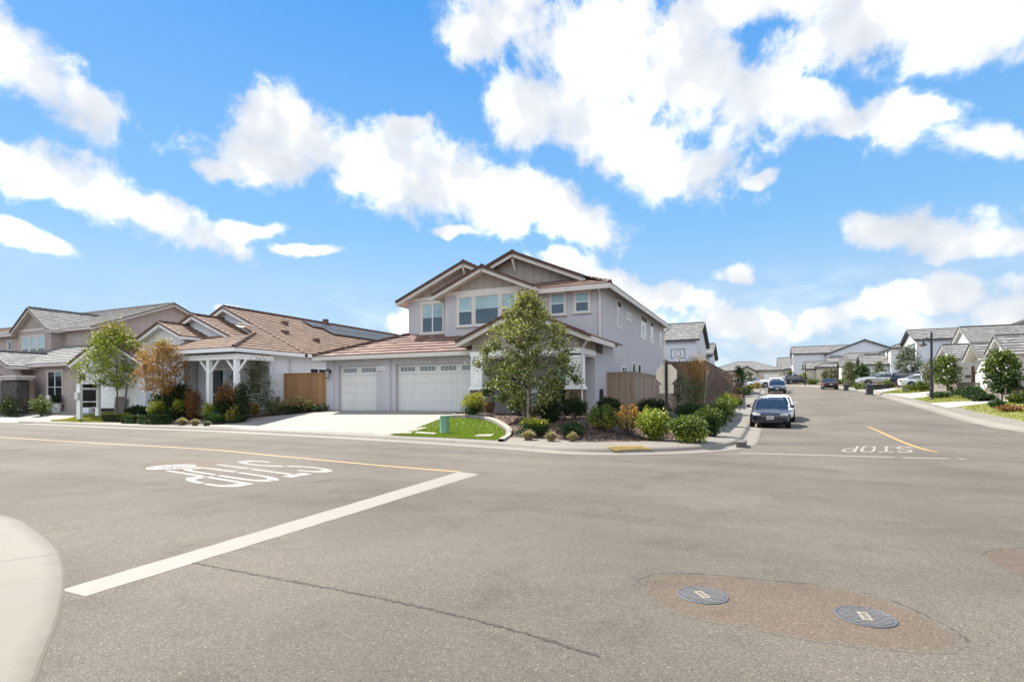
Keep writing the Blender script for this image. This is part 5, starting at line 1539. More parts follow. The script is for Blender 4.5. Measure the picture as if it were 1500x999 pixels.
# right of the side street
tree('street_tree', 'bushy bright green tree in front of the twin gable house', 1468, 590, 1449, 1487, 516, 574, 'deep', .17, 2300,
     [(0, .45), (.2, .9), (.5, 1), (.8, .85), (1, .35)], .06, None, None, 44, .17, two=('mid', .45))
tree('young_tree', 'thin sparse sapling right of the bushy green tree', 1485, 589, 1478, 1494, 530, 570, 'olive', .12, 260, None, .03, None, None, 14, .2)
tree('street_tree', 'airy green tree right of the black street lamp', 1388, 578, 1367, 1404, 522, 562, 'mid', .17, 1500, [(0, .5), (.3, 1), (.6, .9), (1, .3)], .06, BARK_D, None, 32, .2)
tree('street_tree', 'olive brown tree just left of the black street lamp', 1366, 574, 1354, 1378, 528, 562, 'olive', .16, 900, None, .05, BARK_D, None, 24, .22)
tree('street_tree', 'grey green round tree in front of the tall blue grey house', 1328, 566, 1313, 1345, 510, 550, 'grey', .2, 1700, None, .08, BARK_D, None, 34, .2)
tree('street_tree', 'narrow olive tree above the parked silver pickup truck', 1288, 565, 1281, 1296, 531, 556, 'olive', .22, 500, None, .06, BARK_D, None, 16, .24)
tree('street_tree', 'round dense green tree left of the silver pickup truck', 1262, 566, 1251, 1274, 535, 560, 'deep', .22, 1200, None, .08, BARK_D, None, 26, .2)
tree('street_tree', 'tall brown green tree left of the round dense tree', 1244, 566, 1237, 1252, 531, 560, 'olive', .22, 800, None, .07, BARK_D, None, 20, .22)
tree('street_tree', 'small tree before the cream gabled house with brown garage', 1209, 563, 1203, 1214, 543, 557, 'olive', .22, 420, None, .05, BARK_D, None, 14, .25)
tree('street_tree', 'thin light tree just right of that small tree by the brown garage', 1217, 563, 1212, 1223, 540, 557, 'olive', .22, 260, None, .05, BARK_D, None, 12, .25)
tree('street_tree', 'bright green sapling beside the far street lamp', 1177, 562, 1172, 1182, 547, 558, 'lime', .22, 320, None, .05, None, None, 12, .25)
tree('street_tree', 'grey trunked tree before the white gabled house at the bend', 1158, 562, 1152, 1164, 543, 555, 'olive', .24, 320, None, .09, BARK_D, None, 12, .25)

# shrubs of the left gardens ---------------------------------------------
bush('shrub', 'pale green shrub at the left edge by the stone porch', 3, 606, 24, 28, 'mid', .09, 900, V=18.4)
bush('hedge', 'low dark clipped hedge in front of the stone porch', 26, 606, 32, 20, 'dark', .08, 1300, 'box', 'hedge', V=18.4)
bush('shrub', 'bright green bush at the right end of the low dark hedge', 52, 604, 26, 24, 'mid', .09, 1000, V=18.35)
bush('hedge', 'tall dark hedge screening the white house behind the orange tree', 250, 598, 86, 34, 'dark', .1, 6500, 'ball', 'hedge', None, .55, .36, V=18.7)
bush('shrub', 'dark reddish bush in front of the braced porch', 277, 597, 30, 30, 'rust', .08, 1300, kd=.5, V=18.5)
bush('shrub', 'large rust topped feathery bush below the braced porch post', 326, 604, 46, 46, 'dark', .1, 2600, 'ball', kd=.5, two=('rust', .55), V=18.35)
bush('shrub', 'dark bush between the rusty bush and the grey green young tree', 350, 604, 24, 40, 'dark', .09, 1100, V=18.4)
bush('shrub', 'yellow flowering shrub at the foot of the orange tree', 226, 603, 26, 16, 'green', .08, 800, two=('yellow', .55), V=18.15)
bush('shrub', 'yellow tipped shrub right of the orange tree trunk', 255, 604, 20, 18, 'dark', .08, 700, two=('yellow', .55), V=18.15)
bush('shrub', 'bright yellow green shrub left of the rusty bush', 303, 606, 20, 22, 'yellow', .07, 800, V=18.1)
bush('shrub', 'sparse pale yellow shrub above the straw grass clumps', 282, 611, 26, 16, 'yellow', .07, 380, 'loose')
bush('shrub', 'dark broad leaved shrub left of the orange tree trunk', 200, 610, 36, 16, 'dark', .1, 900)
bush('shrub', 'dark leafy shrub behind the long clipped hedge', 254, 617, 30, 26, 'dark', .1, 1300)
bush('hedge', 'long boxy clipped hedge beside the straw grass clumps', 222, 621.5, 42, 13, 'deep', .06, 2200, 'box', 'hedge', None, .55, .4)
bush('hedge', 'short boxy clipped hedge at the pavement under the yellow green tree', 190, 620.5, 26, 11, 'deep', .06, 1500, 'box', 'hedge', None, .55, .45)
bush('hedge', 'low shadowed hedge at the foot of the yellow green tree', 165, 618.5, 32, 10, 'dark', .06, 1500, 'box', 'hedge', None, .55, .45)
GP = 'straw coloured grass clumps by the left pavement'
clump('grass_clump', 'largest straw grass clump, next to the long clipped hedge', 259, 623.5, 22, 13, 'straw', 500, GP)
clump('grass_clump', 'middle straw grass clump of the three by the left pavement', 279, 624, 20, 12, 'straw', 450, GP)
clump('grass_clump', 'smallest straw grass clump, nearest the white driveway', 297, 624.5, 18, 9, 'grey', 400, GP)
bush('shrub', 'low spreading dark green rosemary at the left driveway corner', 318, 622, 72, 22, 'deep', .09, 3000, 'loose', asp=.22, kd=.55)
bush('shrub', 'small orange yellow shrub in front of the rusty bush', 336, 606, 20, 14, 'gold', .07, 420, 'loose', V=18.0)
bush('shrub', 'taller orange shrub at the foot of the grey green young tree', 359, 612, 24, 28, 'gold', .075, 800, 'loose', two=('orange', .6))
bush('shrub', 'olive shrub right of the young tree by the driveway', 394, 610, 30, 30, 'olive', .08, 1100, 'loose')
bush('shrub', 'wide grey green shrub with dark base below the orange fence', 422, 608, 40, 26, 'dark', .085, 1600, two=('tan', .5))
bush('shrub', 'small yellow leaved plant before the orange fence', 450, 604, 12, 20, 'yellow', .07, 300, 'loose')
bush('shrub', 'low dark green shrub beside the garage corner', 462, 604, 26, 12, 'dark', .07, 600)
bush('shrub', 'thin green shrub against the orange fence near the wall lamp', 472, 603.5, 12, 16, 'olive', .07, 260, 'loose')

# corner house garden ------------------------------------------------------
bush('shrub', 'round yellow topped bush by the garage beside the left pillar', 690, 611, 35, 36, 'deep', .06, 2300, two=('yellow', .42))
bush('shrub', 'dark green shrub below the porch, left of its neighbour', 803, 619, 36, 34, 'dark', .07, 1700)
bush('shrub', 'dark spreading shrub in front of the right porch pillar', 838, 615, 34, 42, 'dark', .065, 1300, 'loose')
bush('shrub', 'green shrub hiding the foot of the leafy street tree', 757, 608, 22, 34, 'green', .065, 1000)
bush('shrub', 'low shrub with yellow flower tips behind the first grey grass tuft', 776, 641, 42, 28, 'deep', .065, 2000, two=('yellow', .7))
bush('shrub', 'low round dark shrub behind the third grey grass tuft', 832, 642, 40, 24, 'deep', .06, 1900)
GT = 'grey straw grass tufts at the corner pavement'
clump('grass_tuft', 'left and largest of the grey straw grass tufts', 770, 646, 28, 18, 'straw', 520, GT)
clump('grass_tuft', 'middle of the three grey straw grass tufts', 804, 647.5, 24, 18, 'straw', 480, GT)
clump('grass_tuft', 'right of the three grey straw grass tufts', 836, 648, 22, 17, 'straw', 460, GT)
bush('shrub', 'olive gold bush right of the porch downspout', 881, 634, 42, 42, 'gold', .07, 1800, 'loose', two=('mid', .35))
bush('shrub', 'dark green bush against the house wall by the fence corner', 889, 607, 36, 24, 'dark', .075, 1300)
bush('shrub', 'thin orange tan shrub on bare stems', 917, 640, 34, 54, 'tan', .07, 900, 'loose', two=('orange', .55))
bush('shrub', 'large lime green bush with tall pale shoots', 955, 646, 48, 44, 'lime', .07, 2600)
bush('shrub', 'tall pale yellow shoots rising behind the large lime bush', 943, 634, 30, 46, 'yellow', .065, 700, 'loose')
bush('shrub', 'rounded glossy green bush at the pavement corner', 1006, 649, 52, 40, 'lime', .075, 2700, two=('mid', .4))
bush('shrub', 'blue grey low shrub around the sign post foot', 974, 619, 34, 16, 'grey', .07, 900)
bush('hedge', 'dark hedge along the fence behind the lime bush', 955, 611, 50, 26, 'dark', .08, 2200, 'ball', 'hedge', None, .55, .5)
bush('hedge', 'dark green hedge behind the glossy corner bush', 1014, 622, 60, 32, 'deep', .08, 3400, 'ball', 'hedge', None, .55, .5)
bush('shrub', 'tall dark green bush beside the pavement, right of the glossy bush', 1038, 640, 34, 44, 'deep', .08, 1900, two=('mid', .7))
bush('shrub', 'leafy green bush next along the pavement', 1053, 625, 32, 42, 'green', .085, 1700, two=('mid', .55))
bush('shrub', 'bright green bush in front of the twiggy reddish shrub', 1065, 609, 32, 32, 'green', .09, 1300, two=('lime', .5))
bush('shrub', 'small light green bush at the end of the planted strip', 1078, 595, 18, 13, 'mid', .09, 600)
bush('shrub', 'dark shrub by the low tan board fence', 1088, 582, 20, 16, 'deep', .12, 700)
bush('shrub', 'yellow green shrub beside the far pavement', 1109, 570, 14, 10, 'gold', .14, 420)
bush('shrub', 'orange tinted shrub just beyond the wooden marker post', 1100, 574, 12, 12, 'gold', .13, 360)

# right gardens ------------------------------------------------------------
bush('shrub', 'long feathery grass bank beside the white hatchback', 1351, 574, 34, 18, 'mid', .2, 1500, 'loose', asp=.15, kd=.6)
bush('shrub', 'low green shrub under the airy tree', 1381, 583, 26, 9, 'deep', .13, 700)
bush('shrub', 'wide dark green shrub bank left of the bushy green tree', 1428, 583, 40, 17, 'deep', .13, 1600)
bush('shrub', 'low dark green ground shrub in front of that bank', 1441, 588, 32, 12, 'dark', .12, 1100)
bush('shrub', 'grassy shrub on the lawn below the bushy green tree', 1463, 599, 20, 16, 'deep', .14, 900, 'loose', asp=.2)
bush('shrub', 'yellow green shrub at the right edge of the view', 1494, 592, 22, 20, 'mid', .12, 900, 'loose')
bush('shrub', 'reddish dry plants on the lawn at the right edge', 1482, 604, 30, 11, 'rust', .1, 500)
bush('hedge', 'dark low hedge in front of the grey block wall', 1408, 575, 30, 12, 'dark', .14, 800, 'ball', 'hedge', None, .55, .4)
bush('shrub', 'green shrubs left of the dark car in the drive', 1302, 568, 22, 11, 'mid', .18, 700)
bush('shrub', 'low green shrub beside the silver pickup', 1262, 570, 20, 8, 'mid', .2, 500)
bush('shrub', 'brown green shrub behind the dark wheeled bin', 1247, 567, 18, 10, 'olive', .2, 450)
bush('shrub', 'light green shrub beyond the black parked sedan', 1233, 563, 18, 9, 'mid', .22, 420)
bush('shrub', 'low yellow green shrubs right of the far street lamp', 1192, 563, 16, 8, 'mid', .22, 420)
bush('shrub', 'dark low shrub in front of the shuttered gable window', 1110, 561, 14, 5, 'dark', .25, 260)
# ------------------------------------------------------------------ fences and walls
FENCE_O = M_boards('orange_cedar_boards', (.34, .185, .085), (7, 7, 0), .05, .16)
FENCE_T = M_boards('weathered_tan_boards', (.30, .225, .165), (7, 7, 0), .05, .14)
FENCE_B = M_boards('dark_brown_boards', (.125, .08, .062), (7, 7, 0), .05, .2)
BLOCK = M('grey_brown_block', (.20, .175, .15), .95, .18, 2, .6, 30)
def fence(name, label, pts, mat, th=.03, post=.11, pitch=2.4, cap=True, group=None, face=1):
    """pts = [(U, V, z base, z top)]"""
    t = thing(name, label, 'fence', (pts[0][0], pts[0][1], pts[0][2]), 0, group)
    b = MB(); r_ = MB()
    for a, c in zip(pts, pts[1:]):
        A0, A1, C0, C1 = Vector((a[0], a[1], a[2])), Vector((a[0], a[1], a[3])), Vector((c[0], c[1], c[2])), Vector((c[0], c[1], c[3]))
        d = (C0 - A0); d.z = 0; nrm = Vector((-d.y, d.x, 0)).normalized() * th
        b.prism([A0 - nrm / 2, C0 - nrm / 2, C1 - nrm / 2, A1 - nrm / 2], nrm)
        for h in (.12, .9):
            p, q = A1 - Vector((0, 0, h)) , C1 - Vector((0, 0, h))
            r_.bar(p + nrm * 1.8, q + nrm * 1.8, .05, .09)
        if cap:
            r_.bar(A1 + Vector((0, 0, .02)), C1 + Vector((0, 0, .02)), .14, .04); r_.bar(A1 - Vector((0, 0, .06)) - nrm * .9, C1 - Vector((0, 0, .06)) - nrm * .9, .02, .12)
        L = d.length; n = max(1, round(L / pitch))
        for i in range(n + 1):
            if i == 0 and a is not pts[0]: continue
            p = A0.lerp(C0, i / n); q = A1.lerp(C1, i / n); m = MB()
            m.bar(p - Vector((0, 0, .1)), q + Vector((0, 0, .03)), post, post, (0, 1, 0)); m.build('post', mat, t, merge=False)
    b.build('panel', mat, t, merge=False); r_.build('rail', mat, t, merge=False)
    return t
fence('wooden_fence', 'orange brown board fence between the white house and the garage', [(-24.45, 22.3, .4, 2.76), (-21.42, 22.3, .4, 2.76)], FENCE_O)
fence('wooden_fence', 'weathered tan board fence turning the corner beside the corner house', [(UR + .03, 25.2, .1, 2.6), (-5.6, 25.2, .1, 2.62), (-5.6, 43.3, .1, 2.62)], FENCE_T)
fence('wooden_fence', 'tall dark brown board fence behind the octagonal sign and along the next lot', [(-17.5, 43.6, .1, 4.15), (-4.2, 43.6, .1, 4.22), (-4.2, 79, 1.4, 4.35)], FENCE_B, cap=False)
lf = at(1079, 587)
fence('low_fence', 'short low tan board fence at the end of the planted strip', [(lf.x - .9, lf.y, lf.z - .2, lf.z + .72), (lf.x + .25, lf.y + .1, lf.z - .2, lf.z + .55), (lf.x + .35, lf.y + 2.5, lf.z - .2, lf.z + .6)], FENCE_O, cap=False)
fence('side_gate', 'dark brown gate between the twin gable house and its pale neighbour', [(18.4, 68.5, 2.0, 4.5), (21.0, 68.5, 2.0, 4.5)], FENCE_B)
def blockwall(label, a, c, hpx):
    p, q = at(*a), at(*c); h = hpx * depth(p) / 800
    b = MB(); d = (q - p).normalized(); n = Vector((-d.y, d.x, 0)) * .2
    b.prism([p - Vector((0, 0, .3)), q - Vector((0, 0, .3)), q + Vector((0, 0, h)), p + Vector((0, 0, h))], n)
    o = b.build('block_wall', BLOCK)
    b = MB(); b.bar(p + Vector((0, 0, h + .04)) + n / 2, q + Vector((0, 0, h + .04)) + n / 2, .28, .07); part(b, 'coping', BLOCK, o)
    tag(o, label, 'wall')
blockwall('low grey brown block wall behind the bushy green tree at the right edge', (1446, 585), (1510, 589), 19)
blockwall('low grey brown block wall between the airy tree and the shrub bank', (1368, 575), (1432, 577), 14)

# ------------------------------------------------------------------ signs, posts, lamps
POSTM = M('black_brown_post', (.014, .011, .01), .75, .2)
SIGNB = M('tan_sign_back', (.66, .58, .45), .5, .08, 3, 0, 60, 0, 0)
RED = M('sign_red', (.45, .02, .02), .5, .08)
def signpost():
    U, V = -3.3, 20.15; z = gz(U, V)
    t = thing('stop_sign', 'octagonal sign seen from its tan back on a dark post at the corner', 'sign', (U, V, z))
    zc = 2.30
    b = MB(); b.tube([(U + .03, V, z - .2), (U, V, 2.72)], .05, 10); b.build('post', POSTM, t)
    r_ = .395; oc = [(U + r_ * math.cos(R(22.5 + 45 * i)), V + .056, zc + r_ * math.sin(R(22.5 + 45 * i))) for i in range(8)]
    b = MB(); b.prism(oc, (0, .006, 0)); p = b.build('octagon_plate', SIGNB, t)
    b = MB(); r2 = .375; b.poly([(U + r2 * math.cos(R(22.5 + 45 * i)), V + .0645, zc + r2 * math.sin(R(22.5 + 45 * i))) for i in range(8)]); b.build('red_face', RED, p, merge=False)
    b = MB(); b.prism([(U - .25, V + .056, zc - .68), (U + .25, V + .056, zc - .68), (U + .25, V + .056, zc - .37), (U - .25, V + .056, zc - .37)], (0, .006, 0)); b.build('lower_plate', SIGNB, t)
    for h in (zc + .2, zc - .2, zc - .5):
        b = MB(); b.tube([(U, V - .045, h), (U, V + .05, h)], .014, 6); b.build('bolt', POSTM, t)
signpost()

def estate_sign():
    a, c = at(116.5, 616.5), at(143.5, 611.5); Z = depth(a)
    t = thing('property_sign', 'white two post property sign with black panels on the yellow green grass', 'sign', a)
    up = Vector((0, 0, 1)); d = (c - a); d.z = 0; dn = d.normalized(); nn = Vector((dn.y, -dn.x, 0))
    if nn.y > 0: nn = -nn
    zt = a.z + 53.5 * Z / 800; wd = 5.2 * Z / 800
    for p in (a, c):
        b = MB(); b.bar(Vector((p.x, p.y, p.z - .2)), Vector((p.x, p.y, zt)), wd, wd, nn); b.bar(Vector((p.x, p.y, zt)), Vector((p.x, p.y, zt + .03)), wd + .06, wd + .06, nn)
        q = b.build('post', WHITE_TRIM, t)
        b = MB(); b.bar(Vector((p.x, p.y, p.z - .1)), Vector((p.x, p.y, p.z + .1)), wd + .05, wd + .05, nn); b.build('base', METAL_DARK, q)
    pxm = Z / 800
    def panel(z0_, z1_, mat, name, ins=0, th=.03, par=None, off=0):
        A = Vector((a.x, a.y, 0)) + dn * (wd / 2 + ins) + nn * off; B = Vector((c.x, c.y, 0)) - dn * (wd / 2 + ins) + nn * off
        b = MB(); b.prism([A + up * z0_, B + up * z0_, B + up * z1_, A + up * z1_], nn * th); return b.build(name, mat, par or t)
    y = lambda q: a.z + (616.5 - q) * pxm
    blk = M('sign_black', (.012, .012, .014), .35, .1); gl = M('sign_letter_grey', (.42, .42, .43), .6, .1)
    hd = panel(y(568), y(562.4), blk, 'header_panel'); panel(y(570.4), y(568.6), WHITE_TRIM, 'crossbar', 0, .1)
    mp_ = panel(y(588), y(570.6), blk, 'main_panel', .04); lp = panel(y(597), y(589.2), blk, 'lower_panel', .04)
    def marks(par, z0_, z1_, f0, f1, n, seed):
        r2 = random.Random(seed); L = (d.length - wd); b = MB(); x = f0
        st = (f1 - f0) / n
        for i in range(n):
            A = Vector((a.x, a.y, 0)) + dn * (wd / 2 + L * (f0 + st * i)) + nn * .032; B = A + dn * L * st * .62
            zz = z0_ + (z1_ - z0_) * r2.uniform(0, .1)
            b.prism([A + up * zz, B + up * zz, B + up * z1_, A + up * z1_], nn * .004)
        b.build('lettering', gl, par, merge=False)
    marks(hd, y(566.6), y(563.6), .2, .8, 6, 1); marks(mp_, y(574.6), y(573.6), .1, .9, 11, 2); marks(mp_, y(585.6), y(583.6), .08, .45, 4, 3); marks(lp, y(591.8), y(590.8), .1, .4, 5, 4); marks(lp, y(595.5), y(592.8), .1, .22, 1, 5)
    b = MB(); p = Vector((a.x, a.y, 0)) - dn * (wd / 2 + .07); b.bar(p + up * y(585), p + up * y(575), .16, .2, nn); b.build('leaflet_box', METAL_WHITE, t, bevel=.01)
estate_sign()

def street_lamp(label, pxx, pyb, ytop, aw):
    p = at(pxx, pyb); Z = depth(p); s = Z / 800; h = (pyb - ytop) * s
    t = thing('street_lamp', label, 'street lamp', p, 0, 'black street lamps along the side street')
    b = MB(); b.tube([(p.x, p.y, p.z - .1), (p.x, p.y, p.z + .9), (p.x, p.y, p.z + 1.0), (p.x, p.y, p.z + h)], [.14, .13, .095, .08], 12); b.lathe([(.17, 0), (.17, .12), (.13, .18)], tuple(p), 12); b.build('pole', METAL_DARK, t)
    a = aw * s
    q = Vector((p.x, p.y, p.z + h - .55))
    e = q + Vector((-a * CS, -a * SN, 0))
    b = MB(); b.tube([q, q.lerp(e, .5) + Vector((0, 0, .12)), e + Vector((0, 0, .02))], .03, 8); b.tube([q - Vector((0, 0, .4)), q.lerp(e, .45) + Vector((0, 0, .05))], .018, 6); b.build('arm', METAL_DARK, t)
    b = MB(); b.lathe([(.03, .02), (.07, -.05), (.09, -.22), (.16, -.34), (.3, -.46), (.31, -.5), (.02, -.48)], tuple(e), 16); hd = b.build('lamp_shade', METAL_DARK, t)
    b = MB(); b.lathe([(.2, -.485), (.2, -.53), (.08, -.6), (.001, -.62)], tuple(e), 14); b.build('lens', M_glass('lamp_lens', (.35, .35, .33), 1.5, .2), hd)
street_lamp('black bell shaded street lamp on the right verge before the blue grey house', 1364.5, 585.6, 487, 13)
street_lamp('far black street lamp in front of the white gabled house', 1179.5, 564.5, 532, 4)

# realtor board leaning, posts, stakes
WOOD = M('pale_stake_wood', (.36, .31, .26), .9, .2, 6, .4, 60); WOOD_D = M('dark_stake_wood', (.09, .075, .065), .9, .2, 6)
def stake(label, a, h, top, rad=.035, mat=None):
    p = at(*a) if len(a) == 2 else Vector(a); Z = depth(p); s = Z / 800
    b = MB(); b.tube([p - Vector((0, 0, .15)), p + Vector((top * s * CS, top * s * SN, h * s))], rad, 8); o = b.build('tree_stake', mat or WOOD)
    tag(o, label, 'stake')
stake('pale wooden stake left of the leafy street tree trunk', (767, 617), 38, 0)
stake('pale thick wooden stake right of the leafy street tree trunk', (773.5, 621.5), 50, 0, .06)
stake('leaning dark stake beside the yellow green tree', (179, 606), 45, 8, .03, WOOD_D)
stake('pale stake left of the orange tree trunk', (234, 600), 30, 0, .025)
stake('slim sunlit stake against the tall brown fence', (1031, 602), 58, 4, .04)
stake('pale stake tied beside the bushy green tree', (1473, 591), 24, 0, .03)
mkp = at(1091.5, 580); b = MB(); b.box(mkp.x - .1, mkp.x + .1, mkp.y - .1, mkp.y + .1, mkp.z - .1, mkp.z + 1.35); tag(b.build('marker_post', WOOD, bevel=.02), 'square wooden marker post beside the far pavement', 'post')

# green utility post, boxes, bins
g0 = at(651, 636); Zg = depth(g0); s = Zg / 800
t = thing('utility_post', 'green rounded utility post standing in the curved front lawn', 'utility post', g0)
UG = M('utility_green', (.13, .26, .18), .5, .06, 3)
b = MB(); b.T = Matrix.Translation(g0); r_ = 6.4 * s; h = 27.5 * s
b.lathe([(r_ * 1.04, -.05), (r_ * 1.04, h * .12), (r_, h * .13), (r_, h * .96)], n=24); b.build('body', UG, t, True)
b = MB(); b.T = Matrix.Translation(g0); b.lathe([(r_ * 1.05, h * .93), (r_ * 1.05, h * .99), (r_ * .98, h), (.001, h + .006)], n=24); b.build('cap', UG, t)
b = MB(); q = at(1325, 574.5); b.box(q.x - .28, q.x + .28, q.y - .2, q.y + .2, q.z - .1, q.z + .48); b.box(q.x - .31, q.x + .31, q.y - .23, q.y + .23, q.z + .48, q.z + .56)
tag(b.build('utility_box', M('olive_box', (.27, .29, .17), .6, .08), bevel=.02), 'small olive utility box on the dry grass by the white hatchback', 'utility box')
def bin_(label, pxx, pyb, wpx, hpx, col):
    p = at(pxx, pyb); s = depth(p) / 800; w_ = wpx * s / 2; h = hpx * s
    t = thing('wheeled_bin', label, 'bin', p, 0, 'wheeled bins on the right kerb')
    m = M('bin_plastic', col, .5, .12, 3); b = MB(); b.T = Matrix.Translation(p)
    b.grid([[(x * w_ * k, y * w_ * k, z) for x, y in ((-.8, -.9), (.8, -.9), (.9, .9), (-.9, .9))] for k, z in ((.8, .05), (1, h * .86), (1.08, h * .87), (1.08, h * .9))], True); b.build('body', m, t)
    b = MB(); b.T = Matrix.Translation(p); b.prism([(-1.1 * w_, -1.05 * w_, h * .9), (1.1 * w_, -1.05 * w_, h * .9), (1.1 * w_, 1.1 * w_, h), (-1.1 * w_, 1.1 * w_, h)], (0, 0, .05)); l = b.build('lid', m, t)
    b = MB(); b.T = Matrix.Translation(p); b.tube([(-.7 * w_, 1.2 * w_, h * .96), (.7 * w_, 1.2 * w_, h * .96)], .02, 6); b.build('handle', m, l)
    for sx in (-1, 1):
        b = MB(); b.T = Matrix.Translation(p); b.tube([(sx * w_ * .72, w_ * .8, .12), (sx * w_ * .9, w_ * .8, .12)], .12, 12); b.build('wheel', METAL_DARK, t)
bin_('larger dark wheeled bin at the right kerb', 1274, 578.5, 11, 15.5, (.03, .03, .034))
bin_('smaller dark wheeled bin farther up the right kerb', 1239.5, 572.5, 7.5, 9.5, (.035, .033, .032))
q = at(1289, 570.5); b = MB(); b.box(q.x - .9, q.x + .9, q.y - .4, q.y + .4, q.z - .05, q.z + .5); b.box(q.x - .95, q.x + .95, q.y - .45, q.y + .45, q.z + .5, q.z + .6)
tag(b.build('planter_box', M('dark_planter', (.03, .035, .028), .8, .2), bevel=.03), 'long low dark box below the silver pickup', 'planter')

# porch things
PT = M('brown_glazed_pot', (.15, .075, .045), .35, .25, 3); PTR = M('green_glazed_rim', (.20, .19, .13), .35, .2, 3)
c = onV(716, 606, 20.95); c.z = PZ + .04
t = thing('flower_pot', 'tall brown glazed pot with green rim on the porch slab', 'pot', c)
b = MB(); b.T = Matrix.Translation(c); b.lathe([(.001, 0), (.17, 0), (.26, .25), (.30, .45)], n=24); b.build('body', PT, t, True)
b = MB(); b.T = Matrix.Translation(c); b.lathe([(.30, .45), (.30, .62), (.32, .68), (.28, .69), (.25, .6), (.001, .58)], n=24); b.build('rim', PTR, t, True)
C = np.array(c) + np.array((0, 0, .95)) + nrs.normal(0, 1, (700, 3)) * np.array((.17, .17, .2)); leaf_mesh('plant', C, .12, LEAF['deep'], t, -.3, .25)
# barbecue
c = onV(806, 600, 21.9); c.z = PZ + .04
t = thing('barbecue', 'black barbecue with pale handle rail on the shaded porch', 'barbecue', c)
BLK = M('black_enamel', (.012, .012, .013), .3, .1)
b = MB(); b.T = Matrix.Translation(c); b.box(-.42, .42, -.25, .25, .12, .78); b.build('cart', BLK, t, bevel=.02)
b = MB(); b.T = Matrix.Translation(c); b.grid([[(x, y, z) for x in (-.44, .44)] for y, z in ((-.28, .8), (-.28, .95), (-.2, 1.1), (0, 1.18), (.2, 1.1), (.28, .8))]); b.poly([(-.44, -.28, .8), (-.44, -.28, .95), (-.44, -.2, 1.1), (-.44, 0, 1.18), (-.44, .2, 1.1), (-.44, .28, .8)]); b.poly([(.44, -.28, .8), (.44, -.28, .95), (.44, -.2, 1.1), (.44, 0, 1.18), (.44, .2, 1.1), (.44, .28, .8)]); l = b.build('lid', BLK, t)
b = MB(); b.T = Matrix.Translation(c); b.tube([(-.36, -.36, .9), (.36, -.36, .9)], .025, 8); b.tube([(-.33, -.36, .9), (-.33, -.27, .9)], .015, 6); b.tube([(.33, -.36, .9), (.33, -.27, .9)], .015, 6); b.build('handle', METAL_WHITE, l)
for sx in (-1, 1):
    b = MB(); b.T = Matrix.Translation(c); b.box(sx * .44, sx * .85, -.24, .24, .76, .8); b.build('side_shelf', BLK, t)
    for sy in (-1, 1):
        b = MB(); b.T = Matrix.Translation(c); b.box(sx * .34, sx * .42, sy * .18, sy * .24, 0, .13); b.build('leg', BLK, t)
# white garden chair behind the tree
c = onV(785, 603, 21.75); c.z = PZ + .04
t = thing('garden_chair', 'white slatted garden chair behind the leafy street tree trunk', 'chair', c)
def cb(*a): 
    m = MB(); m.T = Matrix.Translation(c) @ Matrix.Rotation(.25, 4, 'Z'); m.box(*a); return m
for sx in (-1, 1):
    for sy in (-1, 1): cb(sx * .27 - .025, sx * .27 + .025, sy * .25 - .025, sy * .25 + .025, 0, .62 if sy < 0 else .98).build('leg', WHITE_TRIM, t)
    cb(sx * .29 - .04, sx * .29 + .04, -.3, .28, .62, .65).build('armrest', WHITE_TRIM, t)
m = cb(-.27, .27, -.28, .24, .40, .43); m.build('seat', WHITE_TRIM, t)
m = MB(); m.T = Matrix.Translation(c) @ Matrix.Rotation(.25, 4, 'Z')
for i in range(6): m.box(-.245 + i * .085, -.185 + i * .085, .24, .262, .46, .98)
m.box(-.27, .27, .235, .27, .94, 1.02); m.build('backrest', WHITE_TRIM, t, merge=False)
# left porch planters
for (pxx, pyb, w_, lb, sq) in ((31, 588, .5, 'white rectangular planter on the stone porch at the left edge', True), (82, 589.5, .3, 'round white pot under the arched window of the mauve house', False)):
    c = onV(pxx, pyb, 19.6 if sq else 20.1); z = gz(c.x, c.y); c.z = z
    t = thing('planter', lb, 'planter', c)
    b = MB(); b.T = Matrix.Translation(c)
    if sq: b.box(-w_, w_, -.3, .3, -.2, .62); b.box(-w_ - .05, w_ + .05, -.35, .35, .62, .7)
    else: b.lathe([(.001, -.1), (w_ * .8, -.1), (w_, .5), (w_ * 1.08, .58), (w_ * .9, .58), (.001, .5)], n=20)
    b.build('tub', WHITE_TRIM, t)
    C = np.array(c) + np.array((0, 0, .85)) + nrs.normal(0, 1, (420, 3)) * np.array((w_ * .5, .16, .14)); leaf_mesh('plant', C, .12, LEAF['dark'], t, -.2)
c = onV(71.5, 590, 20.0); c.z = gz(c.x, c.y)
t = thing('garden_statue', 'small pale garden statue left of the round white pot', 'statue', c)
b = MB(); b.T = Matrix.Translation(c); b.lathe([(.001, -.1), (.22, -.1), (.22, .12), (.15, .16), (.16, .4), (.24, .6), (.2, .8), (.1, .88), (.14, 1.0), (.1, 1.12), (.001, 1.14)], n=18); b.build('figure', WHITE_TRIM, t, True)
c = onV(172.5, 597.5, 19.75); b = MB(); z = gz(c.x, 19.75)
b.bar((c.x - .5, 19.86, z + .52), (c.x + .5, 19.86, z + .52), .05, 1.1, (0, .1, 1)); tag(b.build('leaning_board', M('grey_brown_board', (.16, .14, .125), .9, .15, 2)), 'grey brown board leaning on the white garage door behind the tree', 'board')
